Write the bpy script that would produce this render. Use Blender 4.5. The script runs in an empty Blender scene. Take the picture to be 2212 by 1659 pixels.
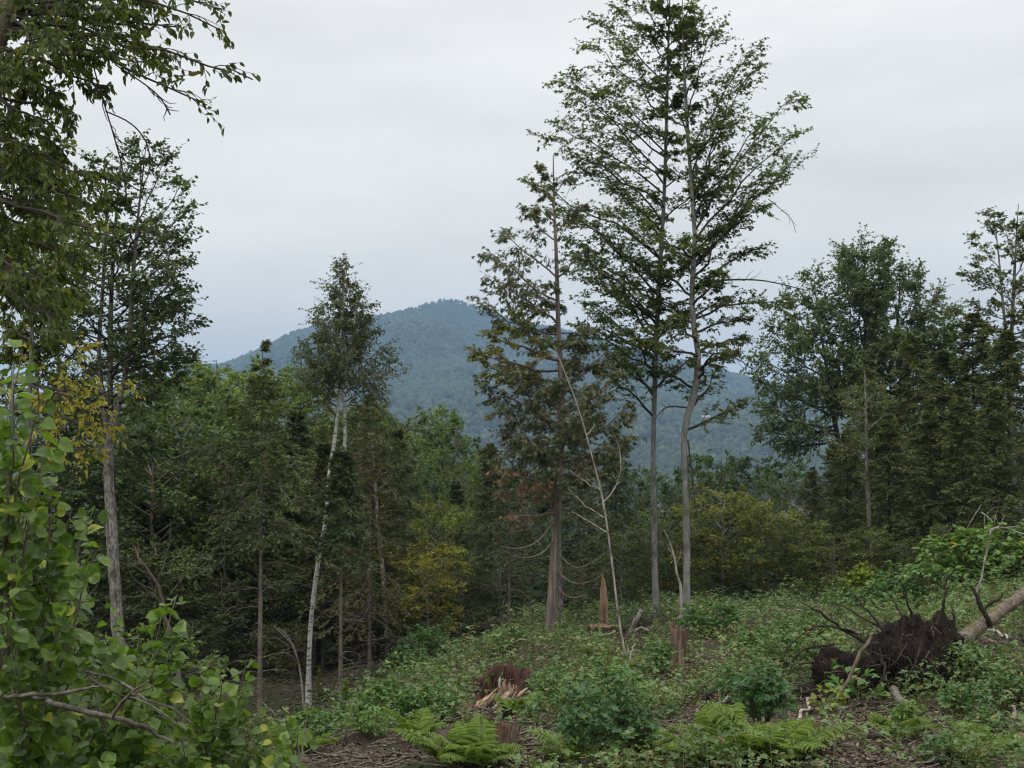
import bpy, math
import numpy as np

# =====================================================================
# camera, sky, sun, exposure
# =====================================================================
sc = bpy.context.scene
COL = sc.collection
FU = 2953.0                       # focal length in units of a 2212 px wide frame
CX, CY, HORIZON = 1106.0, 829.5, 960.0
PITCH = math.atan((HORIZON - CY) / FU)
CAMZ = 6.0
cam_data = bpy.data.cameras.new('camera')
cam_data.sensor_width = 36.0
cam_data.lens = 36.0 * FU / 2212.0
cam_data.clip_start = 0.1
cam_data.clip_end = 30000.0
cam = bpy.data.objects.new('camera', cam_data)
COL.objects.link(cam)
cam.location = (0, 0, CAMZ)
cam.rotation_euler = (math.pi / 2 + PITCH, 0, 0)
sc.camera = cam

SUN_EL, SUN_AZ = math.radians(58), math.radians(205)     # azimuth from +Y, clockwise: behind the camera, a little left
world = bpy.data.worlds.new('World')
sc.world = world
world.use_nodes = True
nt = world.node_tree
nt.nodes.clear()
out = nt.nodes.new('ShaderNodeOutputWorld')
bg = nt.nodes.new('ShaderNodeBackground')
bg.inputs['Strength'].default_value = 0.1
sky = nt.nodes.new('ShaderNodeTexSky')
sky.sky_type = 'NISHITA'
sky.sun_disc = False
sky.sun_elevation = SUN_EL
sky.sun_rotation = SUN_AZ
sky.dust_density = 3.0
tc = nt.nodes.new('ShaderNodeTexCoord')
sep = nt.nodes.new('ShaderNodeSeparateXYZ')
nt.links.new(tc.outputs['Generated'], sep.inputs[0])
ramp = nt.nodes.new('ShaderNodeValToRGB')                  # overcast: paler with height, as in the frame
el = ramp.color_ramp.elements
el[0].position = 0.0
el[0].color = (0.75, 0.745, 0.72, 1)
el[1].position = 1.0
el[1].color = (1.65, 1.66, 1.64, 1)
for p, c in ((0.09, (0.825, 0.80, 0.75)), (0.15, (0.88, 0.86, 0.80)), (0.24, (0.90, 0.89, 0.855)), (0.34, (0.925, 0.92, 0.895))):
    e = el.new(p)
    e.color = (*c, 1)
nt.links.new(sep.outputs['Z'], ramp.inputs[0])
mp = nt.nodes.new('ShaderNodeMapping')
mp.inputs['Scale'].default_value = (2.2, 2.2, 9.0)
nt.links.new(tc.outputs['Generated'], mp.inputs[0])
nz = nt.nodes.new('ShaderNodeTexNoise')
nz.inputs['Scale'].default_value = 1.6
nz.inputs['Detail'].default_value = 5.0
nz.inputs['Roughness'].default_value = 0.5
nt.links.new(mp.outputs[0], nz.inputs['Vector'])
mr = nt.nodes.new('ShaderNodeMapRange')
mr.inputs['From Min'].default_value = 0.3
mr.inputs['From Max'].default_value = 0.7
mr.inputs['To Min'].default_value = 0.86
mr.inputs['To Max'].default_value = 1.07
nt.links.new(nz.outputs[0], mr.inputs[0])
mul = nt.nodes.new('ShaderNodeVectorMath')
mul.operation = 'SCALE'
nt.links.new(ramp.outputs[0], mul.inputs[0])
nt.links.new(mr.outputs[0], mul.inputs['Scale'])
mul10 = nt.nodes.new('ShaderNodeVectorMath')
mul10.operation = 'SCALE'
mul10.inputs['Scale'].default_value = 10.0
nt.links.new(mul.outputs[0], mul10.inputs[0])
mixw = nt.nodes.new('ShaderNodeMix')
mixw.data_type = 'RGBA'
mixw.inputs[0].default_value = 0.95
nt.links.new(sky.outputs[0], mixw.inputs[6])
nt.links.new(mul10.outputs[0], mixw.inputs[7])
nt.links.new(mixw.outputs[2], bg.inputs[0])
nt.links.new(bg.outputs[0], out.inputs[0])

sun_data = bpy.data.lights.new('sun', 'SUN')
sun_data.energy = 1.5
sun_data.angle = math.radians(25)
sun_data.color = (1.0, 0.96, 0.9)
sun = bpy.data.objects.new('sun', sun_data)
COL.objects.link(sun)
sun.location = (0, 0, 60)
sun.rotation_euler = (math.pi / 2 - SUN_EL, 0, math.pi - SUN_AZ)

sc.view_settings.view_transform = 'Standard'
sc.view_settings.look = 'None'
sc.view_settings.exposure = 0.2
sc.view_settings.gamma = 1.0
sc.view_settings.use_curve_mapping = False
sc.cycles.max_bounces = 8
sc.cycles.diffuse_bounces = 3
sc.cycles.glossy_bounces = 2
sc.cycles.transmission_bounces = 4
sc.cycles.transparent_max_bounces = 4
sc.cycles.volume_bounces = 0
sc.cycles.use_denoising = True
sc.cycles.filter_width = 1.2

# =====================================================================
# helpers
# =====================================================================
def nrm(a):
    return a / np.maximum(np.linalg.norm(a, axis=-1, keepdims=True), 1e-9)


def P(u, v, d):
    """point on the sight line of photo position (u, v) at a distance of d metres along Y"""
    a, b = (u - CX) / FU, (CY - v) / FU
    cp, sp = math.cos(PITCH), math.sin(PITCH)
    dy, dz = cp - b * sp, sp + b * cp
    return np.array([a * d / dy, d, CAMZ + d * dz / dy])


def px(n, d):
    return n * d / FU


def mesh(name, parts, smooth=False):
    """parts: list of (verts (n,3), faces (m,k)) -> mesh datablock"""
    vs, loops, starts, off, lo = [], [], [], 0, 0
    for V, F in parts:
        V = np.asarray(V, float).reshape(-1, 3)
        F = np.asarray(F, np.int64)
        if len(V) == 0 or len(F) == 0:
            continue
        k = F.shape[1]
        vs.append(V)
        loops.append((F + off).ravel())
        starts.append(lo + np.arange(len(F)) * k)
        off += len(V)
        lo += F.size
    me = bpy.data.meshes.new(name)
    if vs:
        vs = np.concatenate(vs)
        loops = np.concatenate(loops)
        starts = np.concatenate(starts)
        me.vertices.add(len(vs))
        me.vertices.foreach_set('co', vs.astype(np.float32).ravel())
        me.loops.add(len(loops))
        me.loops.foreach_set('vertex_index', loops.astype(np.int32))
        me.polygons.add(len(starts))
        me.polygons.foreach_set('loop_start', starts.astype(np.int32))
        if smooth:
            me.polygons.foreach_set('use_smooth', np.ones(len(starts), bool))
        me.update(calc_edges=True)
    return me


def obj(name, me, mat=None, parent=None, loc=None):
    if isinstance(me, list):
        me = mesh(name, me)
    o = bpy.data.objects.new(name, me)
    COL.objects.link(o)
    if mat is not None and len(me.materials) == 0:
        me.materials.append(mat)
    if parent is not None:
        o.parent = parent
    if loc is not None:
        o.location = loc
    return o


def tag(o, label, cat, group=None, kind=None):
    if label:
        o['label'] = label
    if cat:
        o['category'] = cat
    if group:
        o['group'] = group
    if kind:
        o['kind'] = kind
    return o


def thing(name, label, cat, loc=(0, 0, 0), rz=0.0, group=None):
    o = bpy.data.objects.new(name, None)
    o.empty_display_size = 0.2
    COL.objects.link(o)
    o.location = loc
    o.rotation_euler = (0, 0, rz)
    return tag(o, label, cat, group)


def copy_tree(root, label, loc, rz=0.0, scale=(1, 1, 1), group=None, color=None, rx=0.0, ry=0.0):
    r = root.copy()
    COL.objects.link(r)
    r.location = loc
    r.rotation_euler = (rx, ry, rz)
    r.scale = scale
    r['label'] = label
    if group:
        r['group'] = group
    for ch in root.children:
        c = ch.copy()
        COL.objects.link(c)
        c.parent = r
        if color:
            c.color = (*color, 1)
        for g in ch.children:
            d = g.copy()
            COL.objects.link(d)
            d.parent = c
            if color:
                d.color = (*color, 1)
    return r


def tubes(Pb, Rb, sides=5, cap=False):
    """batch of tubes: Pb (B,n,3), Rb (B,n) -> (V, F)"""
    Pb = np.asarray(Pb, float)
    Rb = np.asarray(Rb, float)
    B, n, _ = Pb.shape
    if B == 0:
        return np.zeros((0, 3)), np.zeros((0, 4), int)
    T = nrm(np.gradient(Pb, axis=1))
    mean = nrm(Pb[:, -1] - Pb[:, 0])
    ref = np.where(np.abs(mean[:, 2:3]) < 0.8, np.array([[0, 0, 1.0]]), np.array([[1.0, 0, 0]]))
    S = nrm(np.cross(T, ref[:, None, :]))
    U = np.cross(S, T)
    ang = np.arange(sides) * 2 * np.pi / sides
    V = (Pb[:, :, None, :] + Rb[:, :, None, None] * (np.cos(ang)[None, None, :, None] * S[:, :, None, :]
                                                     + np.sin(ang)[None, None, :, None] * U[:, :, None, :]))
    i = np.arange(n - 1)[:, None] * sides
    j = np.arange(sides)[None, :]
    j2 = (j + 1) % sides
    F = np.stack([i + j, i + j2, i + sides + j2, i + sides + j], -1).reshape(-1, 4)
    F = (F[None] + (np.arange(B) * n * sides)[:, None, None]).reshape(-1, 4)
    return V.reshape(-1, 3), F


def tube(pts, radii, sides=8):
    pts = np.asarray(pts, float)
    return tubes(pts[None], np.asarray(radii, float)[None], sides)


def smooth_path(pts, n):
    """Catmull-Rom resampling of a polyline (values of any width)"""
    p = np.asarray(pts, float)
    q = np.vstack([2 * p[0] - p[1], p, 2 * p[-1] - p[-2]])
    t = np.linspace(0, len(p) - 1 - 1e-9, n)
    i = t.astype(int)
    f = (t - i)[:, None]
    a, b, c, d = q[i], q[i + 1], q[i + 2], q[i + 3]
    return 0.5 * (2 * b + (c - a) * f + (2 * a - 5 * b + 4 * c - d) * f ** 2 + (3 * b - a - 3 * c + d) * f ** 3)


def curve(rng, A, B, n, bow=None, wob=0.0):
    """batch of bent paths from A to B: (M,3),(M,3) -> (M,n,3)"""
    t = np.linspace(0, 1, n)[None, :, None]
    p = A[:, None] * (1 - t) + B[:, None] * t
    if bow is not None:
        p = p + bow[:, None] * (4 * t * (1 - t))
    if wob > 0:
        L = np.linalg.norm(B - A, axis=1)[:, None, None]
        w = rng.normal(0, 1, (len(A), n, 3)) * wob * L
        w[:, 0] = 0
        p = p + w
    return p


def on_paths(Pb, idx, t):
    n = Pb.shape[1]
    f = t * (n - 1)
    i = np.minimum(f.astype(int), n - 2)
    w = (f - i)[:, None]
    a, b = Pb[idx, i], Pb[idx, i + 1]
    return a * (1 - w) + b * w, nrm(b - a)


# leaf outlines: (along, across, lift) and faces
LEAF = {
    'diamond': ([(0, 0, 0), (.42, .5, .12), (1, 0, -.06), (.42, -.5, .12)], [(0, 2, 1), (0, 3, 2)]),
    'needle': ([(0, 0, 0), (.4, .5, .0), (1, 0, 0), (.4, -.5, .0)], [(0, 2, 1), (0, 3, 2)]),
    'oval': ([(0, 0, 0), (.28, .42, .10), (.66, .36, .08), (1, 0, -.10), (.66, -.36, .08), (.28, -.42, .10)],
             [(0, 2, 1), (0, 3, 2), (0, 4, 3), (0, 5, 4)]),
    'maple': ([(0, 0, 0), (.02, .34, .02), (.24, .26, .04), (.44, .60, .04), (.56, .20, .04), (1, 0, -.14),
               (.56, -.20, .04), (.44, -.60, .04), (.24, -.26, .04), (.02, -.34, .02)],
              [(0, 2, 1), (0, 4, 2), (2, 4, 3), (0, 6, 4), (4, 6, 5), (0, 8, 6), (6, 8, 7), (0, 9, 8)]),
    'lobed': ([(0, 0, 0), (.34, .56, .05), (.52, .17, .04), (1, 0, -.14), (.52, -.17, .04), (.34, -.56, .05)],
              [(0, 2, 1), (0, 3, 2), (0, 4, 3), (0, 5, 4)]),
    'spray': ([(0, 0, 0), (.30, .16, .02), (.62, .52, -.04), (.55, .12, .02), (1, .12, -.08), (.58, -.10, .02),
               (.80, -.46, -.04), (.30, -.16, .02)],
              [(0, 3, 1), (1, 3, 2), (0, 5, 3), (3, 5, 4), (0, 7, 5), (5, 7, 6)]),
}


def leaves(C, D, N, L, W, shape):
    """C base, D axis, N normal (any), L length, W width -> (V, F)"""
    if len(C) == 0:
        return np.zeros((0, 3)), np.zeros((0, 3), int)
    tv, tf = LEAF[shape]
    tv = np.array(tv)
    tf = np.array(tf)
    D = nrm(D)
    S = nrm(np.cross(N, D))
    U = np.cross(D, S)
    V = (C[:, None] + tv[None, :, 0, None] * (L[:, None] * D)[:, None]
         + tv[None, :, 1, None] * (W[:, None] * S)[:, None]
         + tv[None, :, 2, None] * (L[:, None] * U)[:, None])
    F = (tf[None] + (np.arange(len(C)) * len(tv))[:, None, None]).reshape(-1, 3)
    return V.reshape(-1, 3), F


UP = np.array([0, 0, 1.0])


def side_dirs(rng, T, ang, flat):
    """directions leaving the tangents T at an angle, mostly sideways"""
    M = len(T)
    r = rng.normal(0, 1, (M, 3))
    hs = np.cross(T, UP)
    bad = np.linalg.norm(hs, axis=1) < 0.25
    hs[bad] = rng.normal(0, 1, (bad.sum(), 3))
    hs = nrm(hs) * np.where(rng.rand(M) < .5, -1, 1)[:, None]
    s = hs * (1 - flat) + r * flat
    s = s - (s * T).sum(1, keepdims=True) * T
    s = nrm(s)
    a = np.asarray(ang)
    a = a[:, None] if a.ndim else a
    return nrm(T * np.cos(a) + s * np.sin(a))


def grow(rng, limbs, lr, n_sub=7, sub_ratio=.38, sub_min=.25, sub_max=2.2, t0=.2, flat=.4, n_twig=5, twig=.35,
         n_leaf=6, leaf=.1, aspect=.8, shape='maple', droop=.35, sag=.06, twig_droop=0., up_noise=.55, lift=0.,
         keep=None, wood=True):
    """limbs (B,n,3) -> per-limb wood parts, leaf arrays"""
    B = len(limbs)
    LL = np.linalg.norm(np.diff(limbs, axis=1), axis=2).sum(1)
    ns = np.maximum(2, np.round(n_sub * np.clip(LL / np.median(LL), .5, 1.8)).astype(int))
    sl = np.repeat(np.arange(B), ns)
    t = np.concatenate([(np.arange(k) + rng.rand(k) * .8) / k for k in ns])
    t = t0 + (1 - t0) * np.clip(t, 0, 1)
    p0, T = on_paths(limbs, sl, t)
    D = side_dirs(rng, T, rng.uniform(.6, 1.1, len(t)), flat)
    D[:, 2] += lift
    D = nrm(D)
    ln = np.clip(LL[sl] * sub_ratio, sub_min, sub_max) * (1.05 - .6 * t) * rng.uniform(.6, 1.15, len(t))
    # a leader at the limb's end
    pe, Te = limbs[:, -1], nrm(limbs[:, -1] - limbs[:, -2])
    p0 = np.vstack([p0, limbs[:, -2]])
    D = np.vstack([D, Te])
    ln = np.concatenate([ln, np.linalg.norm(limbs[:, -1] - limbs[:, -2], axis=1) * 1.05])
    sl = np.concatenate([sl, np.arange(B)])
    bow = -UP[None] * (ln * sag)[:, None] * -1
    subs = curve(rng, p0, p0 + D * ln[:, None], 4, bow, .04)
    tl = np.repeat(np.arange(len(subs)), n_twig)
    tt = np.tile((np.arange(n_twig) + .5) / n_twig, len(subs)) + rng.uniform(-.4, .4, len(tl)) / n_twig
    tt = .15 + .85 * np.clip(tt, 0, 1)
    q0, qT = on_paths(subs, tl, tt)
    qD = side_dirs(rng, qT, rng.uniform(.4, 1.1, len(tl)), flat)
    qD[:, 2] -= twig_droop
    qD = nrm(qD)
    tw = twig * rng.uniform(.45, 1.15, len(tl)) * np.clip(ln[tl] / max(np.median(ln), 1e-6), .5, 1.3)
    twigs = curve(rng, q0, q0 + qD * tw[:, None], 3, -UP[None] * (tw * .1)[:, None] * (1 if twig_droop > 0 else 0), .05)
    ll = np.repeat(np.arange(len(twigs)), n_leaf)
    lt = np.tile((np.arange(n_leaf) + 1.) / n_leaf, len(twigs))
    lt = np.clip(lt + rng.uniform(-.5, .3, len(ll)) / n_leaf, .05, 1)
    c0, cT = on_paths(twigs, ll, lt)
    cD = side_dirs(rng, cT, rng.uniform(.3, 1.3, len(ll)), .45)
    cD[:, 2] -= droop * rng.uniform(.3, 1.6, len(ll))
    cD = nrm(cD)
    N = UP[None] + rng.normal(0, up_noise, (len(ll), 3))
    L = leaf * rng.uniform(.65, 1.2, len(ll))
    if keep is not None:
        m = keep(c0)
        c0, cD, N, L = c0[m], cD[m], N[m], L[m]
    LG = leaves(c0, cD, N, L, L * aspect, shape)
    WG = []
    if wood:
        tl_limb = sl[tl]
        for b in range(B):
            n = limbs.shape[1]
            r = lr[b] * (1 - .88 * np.linspace(0, 1, n)) + .004
            parts = [tubes(limbs[b:b + 1], r[None], 6)]
            m = np.where(sl == b)[0]
            rs = np.clip(lr[b] * .32 * ln[m] / max(ln[m].max(), 1e-6), .005, .06)
            parts.append(tubes(subs[m], rs[:, None] * np.array([1, .75, .5, .25])[None], 4))
            m2 = np.where(tl_limb == b)[0]
            parts.append(tubes(twigs[m2], np.full((len(m2), 1), max(.0035, leaf * .035)) * np.array([1, .7, .35])[None], 3))
            WG.append(parts)
    return WG, LG


# =====================================================================
# materials
# =====================================================================
def new_mat(name):
    m = bpy.data.materials.new(name)
    m.use_nodes = True
    t = m.node_tree
    for n in list(t.nodes):
        if n.type != 'OUTPUT_MATERIAL':
            t.nodes.remove(n)
    return m, t, [n for n in t.nodes if n.type == 'OUTPUT_MATERIAL'][0]


def mixc(t, fac, a, b, blend='MIX'):
    n = t.nodes.new('ShaderNodeMix')
    n.data_type = 'RGBA'
    n.blend_type = blend
    for sock, val in ((n.inputs[0], fac), (n.inputs[6], a), (n.inputs[7], b)):
        if isinstance(val, (int, float)):
            sock.default_value = val
        elif isinstance(val, tuple):
            sock.default_value = (*val, 1) if len(val) == 3 else val
        else:
            t.links.new(val, sock)
    return n.outputs[2]


def noise(t, scale, detail=3, rough=.55, coord='Object', stretch=None, loc=None):
    c = t.nodes.new('ShaderNodeTexCoord')
    v = c.outputs[coord]
    if stretch:
        m = t.nodes.new('ShaderNodeMapping')
        m.inputs['Scale'].default_value = stretch
        t.links.new(v, m.inputs[0])
        v = m.outputs[0]
    n = t.nodes.new('ShaderNodeTexNoise')
    n.inputs['Scale'].default_value = scale
    n.inputs['Detail'].default_value = detail
    n.inputs['Roughness'].default_value = rough
    t.links.new(v, n.inputs['Vector'])
    return n.outputs[0]


def remap(t, val, a, b, c=0., d=1.):
    n = t.nodes.new('ShaderNodeMapRange')
    n.inputs[1].default_value, n.inputs[2].default_value = a, b
    n.inputs[3].default_value, n.inputs[4].default_value = c, d
    t.links.new(val, n.inputs[0])
    return n.outputs[0]


def leaf_mat(name, c1, c2, c3=None, rare=.12, trans=.3, rough=.5, spec=.35, tint=False, patch=.35, pscale=.5, objrand=False):
    """c1..c2 vary leaf by leaf, c3 is the colour of the odd turning leaf; patches of branch-to-branch tone"""
    m, t, o = new_mat(name)
    g = t.nodes.new('ShaderNodeNewGeometry')
    r = g.outputs['Random Per Island']
    if objrand:                                        # separate leaves share their mesh: vary them object by object
        oi = t.nodes.new('ShaderNodeObjectInfo')
        ad = t.nodes.new('ShaderNodeMath')
        ad.operation = 'ADD'
        t.links.new(r, ad.inputs[0])
        t.links.new(oi.outputs['Random'], ad.inputs[1])
        fr = t.nodes.new('ShaderNodeMath')
        fr.operation = 'FRACT'
        t.links.new(ad.outputs[0], fr.inputs[0])
        r = fr.outputs[0]
    c = mixc(t, r, c1, c2)
    if c3:
        w = t.nodes.new('ShaderNodeTexWhiteNoise')
        w.noise_dimensions = '1D'
        t.links.new(r, w.inputs['W'])
        pn = noise(t, .35, 2)
        th = t.nodes.new('ShaderNodeMath')
        th.operation = 'MULTIPLY_ADD'
        t.links.new(pn, th.inputs[0])
        th.inputs[1].default_value = rare * 4
        th.inputs[2].default_value = -rare
        lt = t.nodes.new('ShaderNodeMath')
        lt.operation = 'LESS_THAN'
        t.links.new(w.outputs[0], lt.inputs[0])
        t.links.new(th.outputs[0], lt.inputs[1])
        c = mixc(t, lt.outputs[0], c, c3)
    if patch:
        pv = remap(t, noise(t, pscale, 2), .3, .7, 1 - patch, 1 + patch)
        sm = t.nodes.new('ShaderNodeVectorMath')
        sm.operation = 'SCALE'
        t.links.new(c, sm.inputs[0])
        t.links.new(pv, sm.inputs['Scale'])
        c = sm.outputs[0]
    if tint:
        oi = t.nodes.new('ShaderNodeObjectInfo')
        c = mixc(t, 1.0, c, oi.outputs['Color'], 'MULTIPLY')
    p = t.nodes.new('ShaderNodeBsdfPrincipled')
    p.inputs['Roughness'].default_value = rough
    p.inputs['Specular IOR Level'].default_value = spec
    t.links.new(c, p.inputs['Base Color'])
    tr = t.nodes.new('ShaderNodeBsdfTranslucent')
    t.links.new(mixc(t, 1.0, c, (1.5, 1.6, .7), 'MULTIPLY'), tr.inputs[0])
    mx = t.nodes.new('ShaderNodeMixShader')
    mx.inputs[0].default_value = trans
    t.links.new(p.outputs[0], mx.inputs[1])
    t.links.new(tr.outputs[0], mx.inputs[2])
    t.links.new(mx.outputs[0], o.inputs[0])
    return m


def solid_mat(name, cols, scale=6., stretch=None, rough=.85, bump=.3, bscale=30., spec=.2, coord='Object', detail=5, lo=.35, hi=.65):
    """rough natural surface: two or three colours broken by noise, with fine relief"""
    m, t, o = new_mat(name)
    c = mixc(t, remap(t, noise(t, scale, detail, .6, coord, stretch), lo, hi), cols[0], cols[1])
    if len(cols) > 2:
        c = mixc(t, remap(t, noise(t, scale * .37, 4, .6, coord, stretch), .5, .62), c, cols[2])
    p = t.nodes.new('ShaderNodeBsdfPrincipled')
    p.inputs['Roughness'].default_value = rough
    p.inputs['Specular IOR Level'].default_value = spec
    t.links.new(c, p.inputs['Base Color'])
    if bump:
        b = t.nodes.new('ShaderNodeBump')
        b.inputs['Strength'].default_value = bump
        b.inputs['Distance'].default_value = .02
        t.links.new(noise(t, bscale, 5, .65, coord, stretch), b.inputs['Height'])
        t.links.new(b.outputs[0], p.inputs['Normal'])
    t.links.new(p.outputs[0], o.inputs[0])
    return m


M = {}
M['maple_leaf'] = leaf_mat('maple_leaf', (.062, .092, .028), (.105, .140, .044), (.18, .155, .04), .07, .44)
M['maple_leaf_olive'] = leaf_mat('maple_leaf_olive', (.062, .088, .025), (.105, .13, .036), (.21, .16, .035), .08, .4)
M['maple_leaf_yellow'] = leaf_mat('maple_leaf_yellow', (.10, .115, .028), (.18, .165, .04), (.24, .15, .04), .1, .42, patch=.25)
M['left_leaf'] = leaf_mat('left_leaf', (.046, .074, .026), (.080, .112, .036), (.16, .13, .03), .05, .38)
M['beech_leaf'] = leaf_mat('beech_leaf', (.058, .086, .022), (.105, .135, .032), (.19, .17, .03), .05, .46)
M['yellow_leaf'] = leaf_mat('yellow_leaf', (.24, .24, .035), (.38, .33, .045), (.38, .24, .05), .1, .4, patch=.12)
M['birch_leaf'] = leaf_mat('birch_leaf', (.060, .088, .034), (.11, .138, .060), (.17, .15, .06), .05, .34)
M['cedar_leaf'] = leaf_mat('cedar_leaf', (.052, .070, .026), (.095, .112, .042), (.20, .13, .05), .05, .2, patch=.35)
M['rust_leaf'] = leaf_mat('rust_leaf', (.12, .075, .036), (.22, .12, .058), None, 0, .2)
M['conifer_leaf'] = leaf_mat('conifer_leaf', (.038, .056, .026), (.072, .092, .040), (.12, .09, .045), .1, .25, .6, tint=True)
M['broad_leaf'] = leaf_mat('broad_leaf', (.050, .078, .027), (.100, .138, .046), (.17, .16, .04), .04, .34, tint=True, patch=.45, pscale=.45)
M['under_leaf'] = leaf_mat('under_leaf', (.056, .080, .022), (.11, .138, .038), (.24, .20, .04), .06, .32, tint=True, patch=.4)
M['poplar_leaf'] = leaf_mat('poplar_leaf', (.066, .098, .036), (.130, .165, .066), None, 0, .4, .45, .35, patch=.3)
M['aspen_leaf'] = leaf_mat('aspen_leaf', (.056, .106, .017), (.130, .200, .032), (.31, .33, .055), .045, .42, .36, .42, patch=.35, pscale=2., objrand=True)
M['shrub_leaf'] = leaf_mat('shrub_leaf', (.055, .115, .036), (.115, .20, .060), (.24, .22, .05), .03, .28, .45, .4, tint=True, patch=.25, pscale=1.5)
M['fern_leaf'] = leaf_mat('fern_leaf', (.12, .185, .045), (.20, .265, .07), (.26, .20, .07), .05, .35, .6, .2, tint=True, patch=.2, pscale=2.)
M['bramble_leaf'] = leaf_mat('bramble_leaf', (.072, .126, .040), (.145, .212, .076), (.22, .16, .07), .08, .25, .5, .35, patch=.45, pscale=.7)
M['herb_leaf'] = leaf_mat('herb_leaf', (.085, .112, .034), (.16, .185, .058), (.20, .13, .065), .2, .3, .55, .25, patch=.4, pscale=.9)
M['dimmed_herb'] = leaf_mat('dimmed_herb', (.022, .036, .015), (.05, .062, .024), (.08, .055, .035), .15, .25, .6, .2, patch=.4)  # herb colour dimmed to carry the shade under the trees
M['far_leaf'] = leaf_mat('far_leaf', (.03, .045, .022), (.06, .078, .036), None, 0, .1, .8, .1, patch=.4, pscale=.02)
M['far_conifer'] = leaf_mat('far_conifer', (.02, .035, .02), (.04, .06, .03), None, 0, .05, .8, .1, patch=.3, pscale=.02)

M['bark_grey'] = solid_mat('bark_grey', [(.13, .125, .115), (.27, .265, .25), (.10, .095, .07)], 7., (1, 1, .5), .85, .5, 40.)
M['bark_brown'] = solid_mat('bark_brown', [(.09, .07, .055), (.20, .165, .135)], 9., (1, 1, .15), .9, .7, 30.)
M['bark_cedar'] = solid_mat('bark_cedar', [(.15, .12, .095), (.30, .25, .205), (.10, .085, .07)], 10., (1, 1, .08), .9, .8, 30.)
M['bark_spruce'] = solid_mat('bark_spruce', [(.105, .085, .070), (.22, .18, .15), (.08, .07, .06)], 14., (1, 1, .5), .9, .6, 40.)
M['bark_dark'] = solid_mat('bark_dark', [(.035, .03, .026), (.08, .07, .058)], 9., (1, 1, .3), .9, .5, 30.)
M['bark_mottled'] = solid_mat('bark_mottled', [(.09, .078, .066), (.27, .25, .22), (.07, .06, .05)], 26., (1, 1, .4), .9, .6, 30., lo=.40, hi=.60)
M['dead_wood'] = solid_mat('dead_wood', [(.20, .18, .155), (.40, .37, .33), (.12, .10, .085)], 14., (1, 1, .3), .85, .5, 40.)
M['dead_brown'] = solid_mat('dead_brown', [(.10, .075, .055), (.22, .17, .125)], 14., (1, 1, .3), .9, .5, 40.)
M['near_dead'] = solid_mat('near_dead', [(.07, .055, .045), (.20, .17, .145), (.05, .045, .035)], 20., (1, 1, 1), .85, .6, 60.)
M['weathered_log'] = solid_mat('weathered_log', [(.10, .085, .07), (.26, .225, .19), (.07, .06, .05)], 22., (1, 1, 1), .9, .9, 50.)
M['twig'] = solid_mat('twig', [(.09, .075, .06), (.19, .165, .14)], 9., None, .9, 0)
M['green_stem'] = solid_mat('green_stem', [(.07, .10, .03), (.14, .13, .05)], 9., None, .7, 0)
M['weathered_stump'] = solid_mat('weathered_stump', [(.075, .05, .038), (.23, .165, .125), (.10, .06, .042)], 16., (1, 1, .12), .95, 1., 26., lo=.4, hi=.6)
M['torn_wood'] = solid_mat('torn_wood', [(.30, .19, .115), (.52, .37, .25), (.20, .11, .065)], 9., (1.5, 1.5, .12), .85, .6, 30.)
M['pale_wood'] = solid_mat('pale_wood', [(.30, .25, .21), (.52, .46, .40), (.19, .12, .08)], 14., (1, 1, .2), .85, .6, 30.)
M['rotten_wood'] = solid_mat('rotten_wood', [(.045, .029, .021), (.15, .090, .060), (.12, .10, .075)], 12., (1, 1, .3), .95, .8, 30.)
M['rotten_dark'] = solid_mat('rotten_dark', [(.016, .010, .008), (.085, .042, .028)], 14., (1, 1, .3), .95, .9, 30.)
M['soil_plate'] = solid_mat('soil_plate', [(.010, .008, .007), (.030, .022, .017)], 9., None, .95, .9, 25., spec=.1)
M['root'] = solid_mat('root', [(.020, .016, .013), (.055, .042, .033)], 16., None, .9, .3, 40.)
M['root_brown'] = solid_mat('root_brown', [(.035, .026, .02), (.10, .075, .055)], 16., None, .9, .3, 40.)
M['mossy_bark'] = solid_mat('mossy_bark', [(.075, .060, .050), (.22, .185, .155), (.11, .088, .024)], 18., None, .95, 1., 28.)


def birch_bark():
    m, t, o = new_mat('birch_bark')
    base = mixc(t, remap(t, noise(t, 4., 4), .35, .65), (.62, .60, .56), (.42, .40, .37))
    band = remap(t, noise(t, 3.0, 4, .75, 'Object', (2., 2., 8.)), .54, .60)
    c = mixc(t, band, base, (.045, .04, .035))
    p = t.nodes.new('ShaderNodeBsdfPrincipled')
    p.inputs['Roughness'].default_value = .7
    t.links.new(c, p.inputs['Base Color'])
    t.links.new(p.outputs[0], o.inputs[0])
    return m


M['birch_bark'] = birch_bark()


def ground_mat():
    m, t, o = new_mat('forest_soil')
    c = mixc(t, remap(t, noise(t, 1.6, 6, .65), .35, .65), (.030, .022, .016), (.070, .052, .038))
    c = mixc(t, remap(t, noise(t, 22., 4, .7), .52, .64), c, (.125, .098, .075))
    c = mixc(t, remap(t, noise(t, .7, 4, .6), .48, .60), c, (.045, .055, .022))
    p = t.nodes.new('ShaderNodeBsdfPrincipled')
    p.inputs['Roughness'].default_value = .95
    p.inputs['Specular IOR Level'].default_value = .15
    t.links.new(c, p.inputs['Base Color'])
    b = t.nodes.new('ShaderNodeBump')
    b.inputs['Strength'].default_value = .8
    b.inputs['Distance'].default_value = .05
    t.links.new(noise(t, 14., 6, .7), b.inputs['Height'])
    t.links.new(b.outputs[0], p.inputs['Normal'])
    t.links.new(p.outputs[0], o.inputs[0])
    return m


M['ground'] = ground_mat()
M['mountain'] = solid_mat('mountain_floor', [(.03, .05, .02), (.05, .07, .03)], .01, None, .95, 0)

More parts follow.
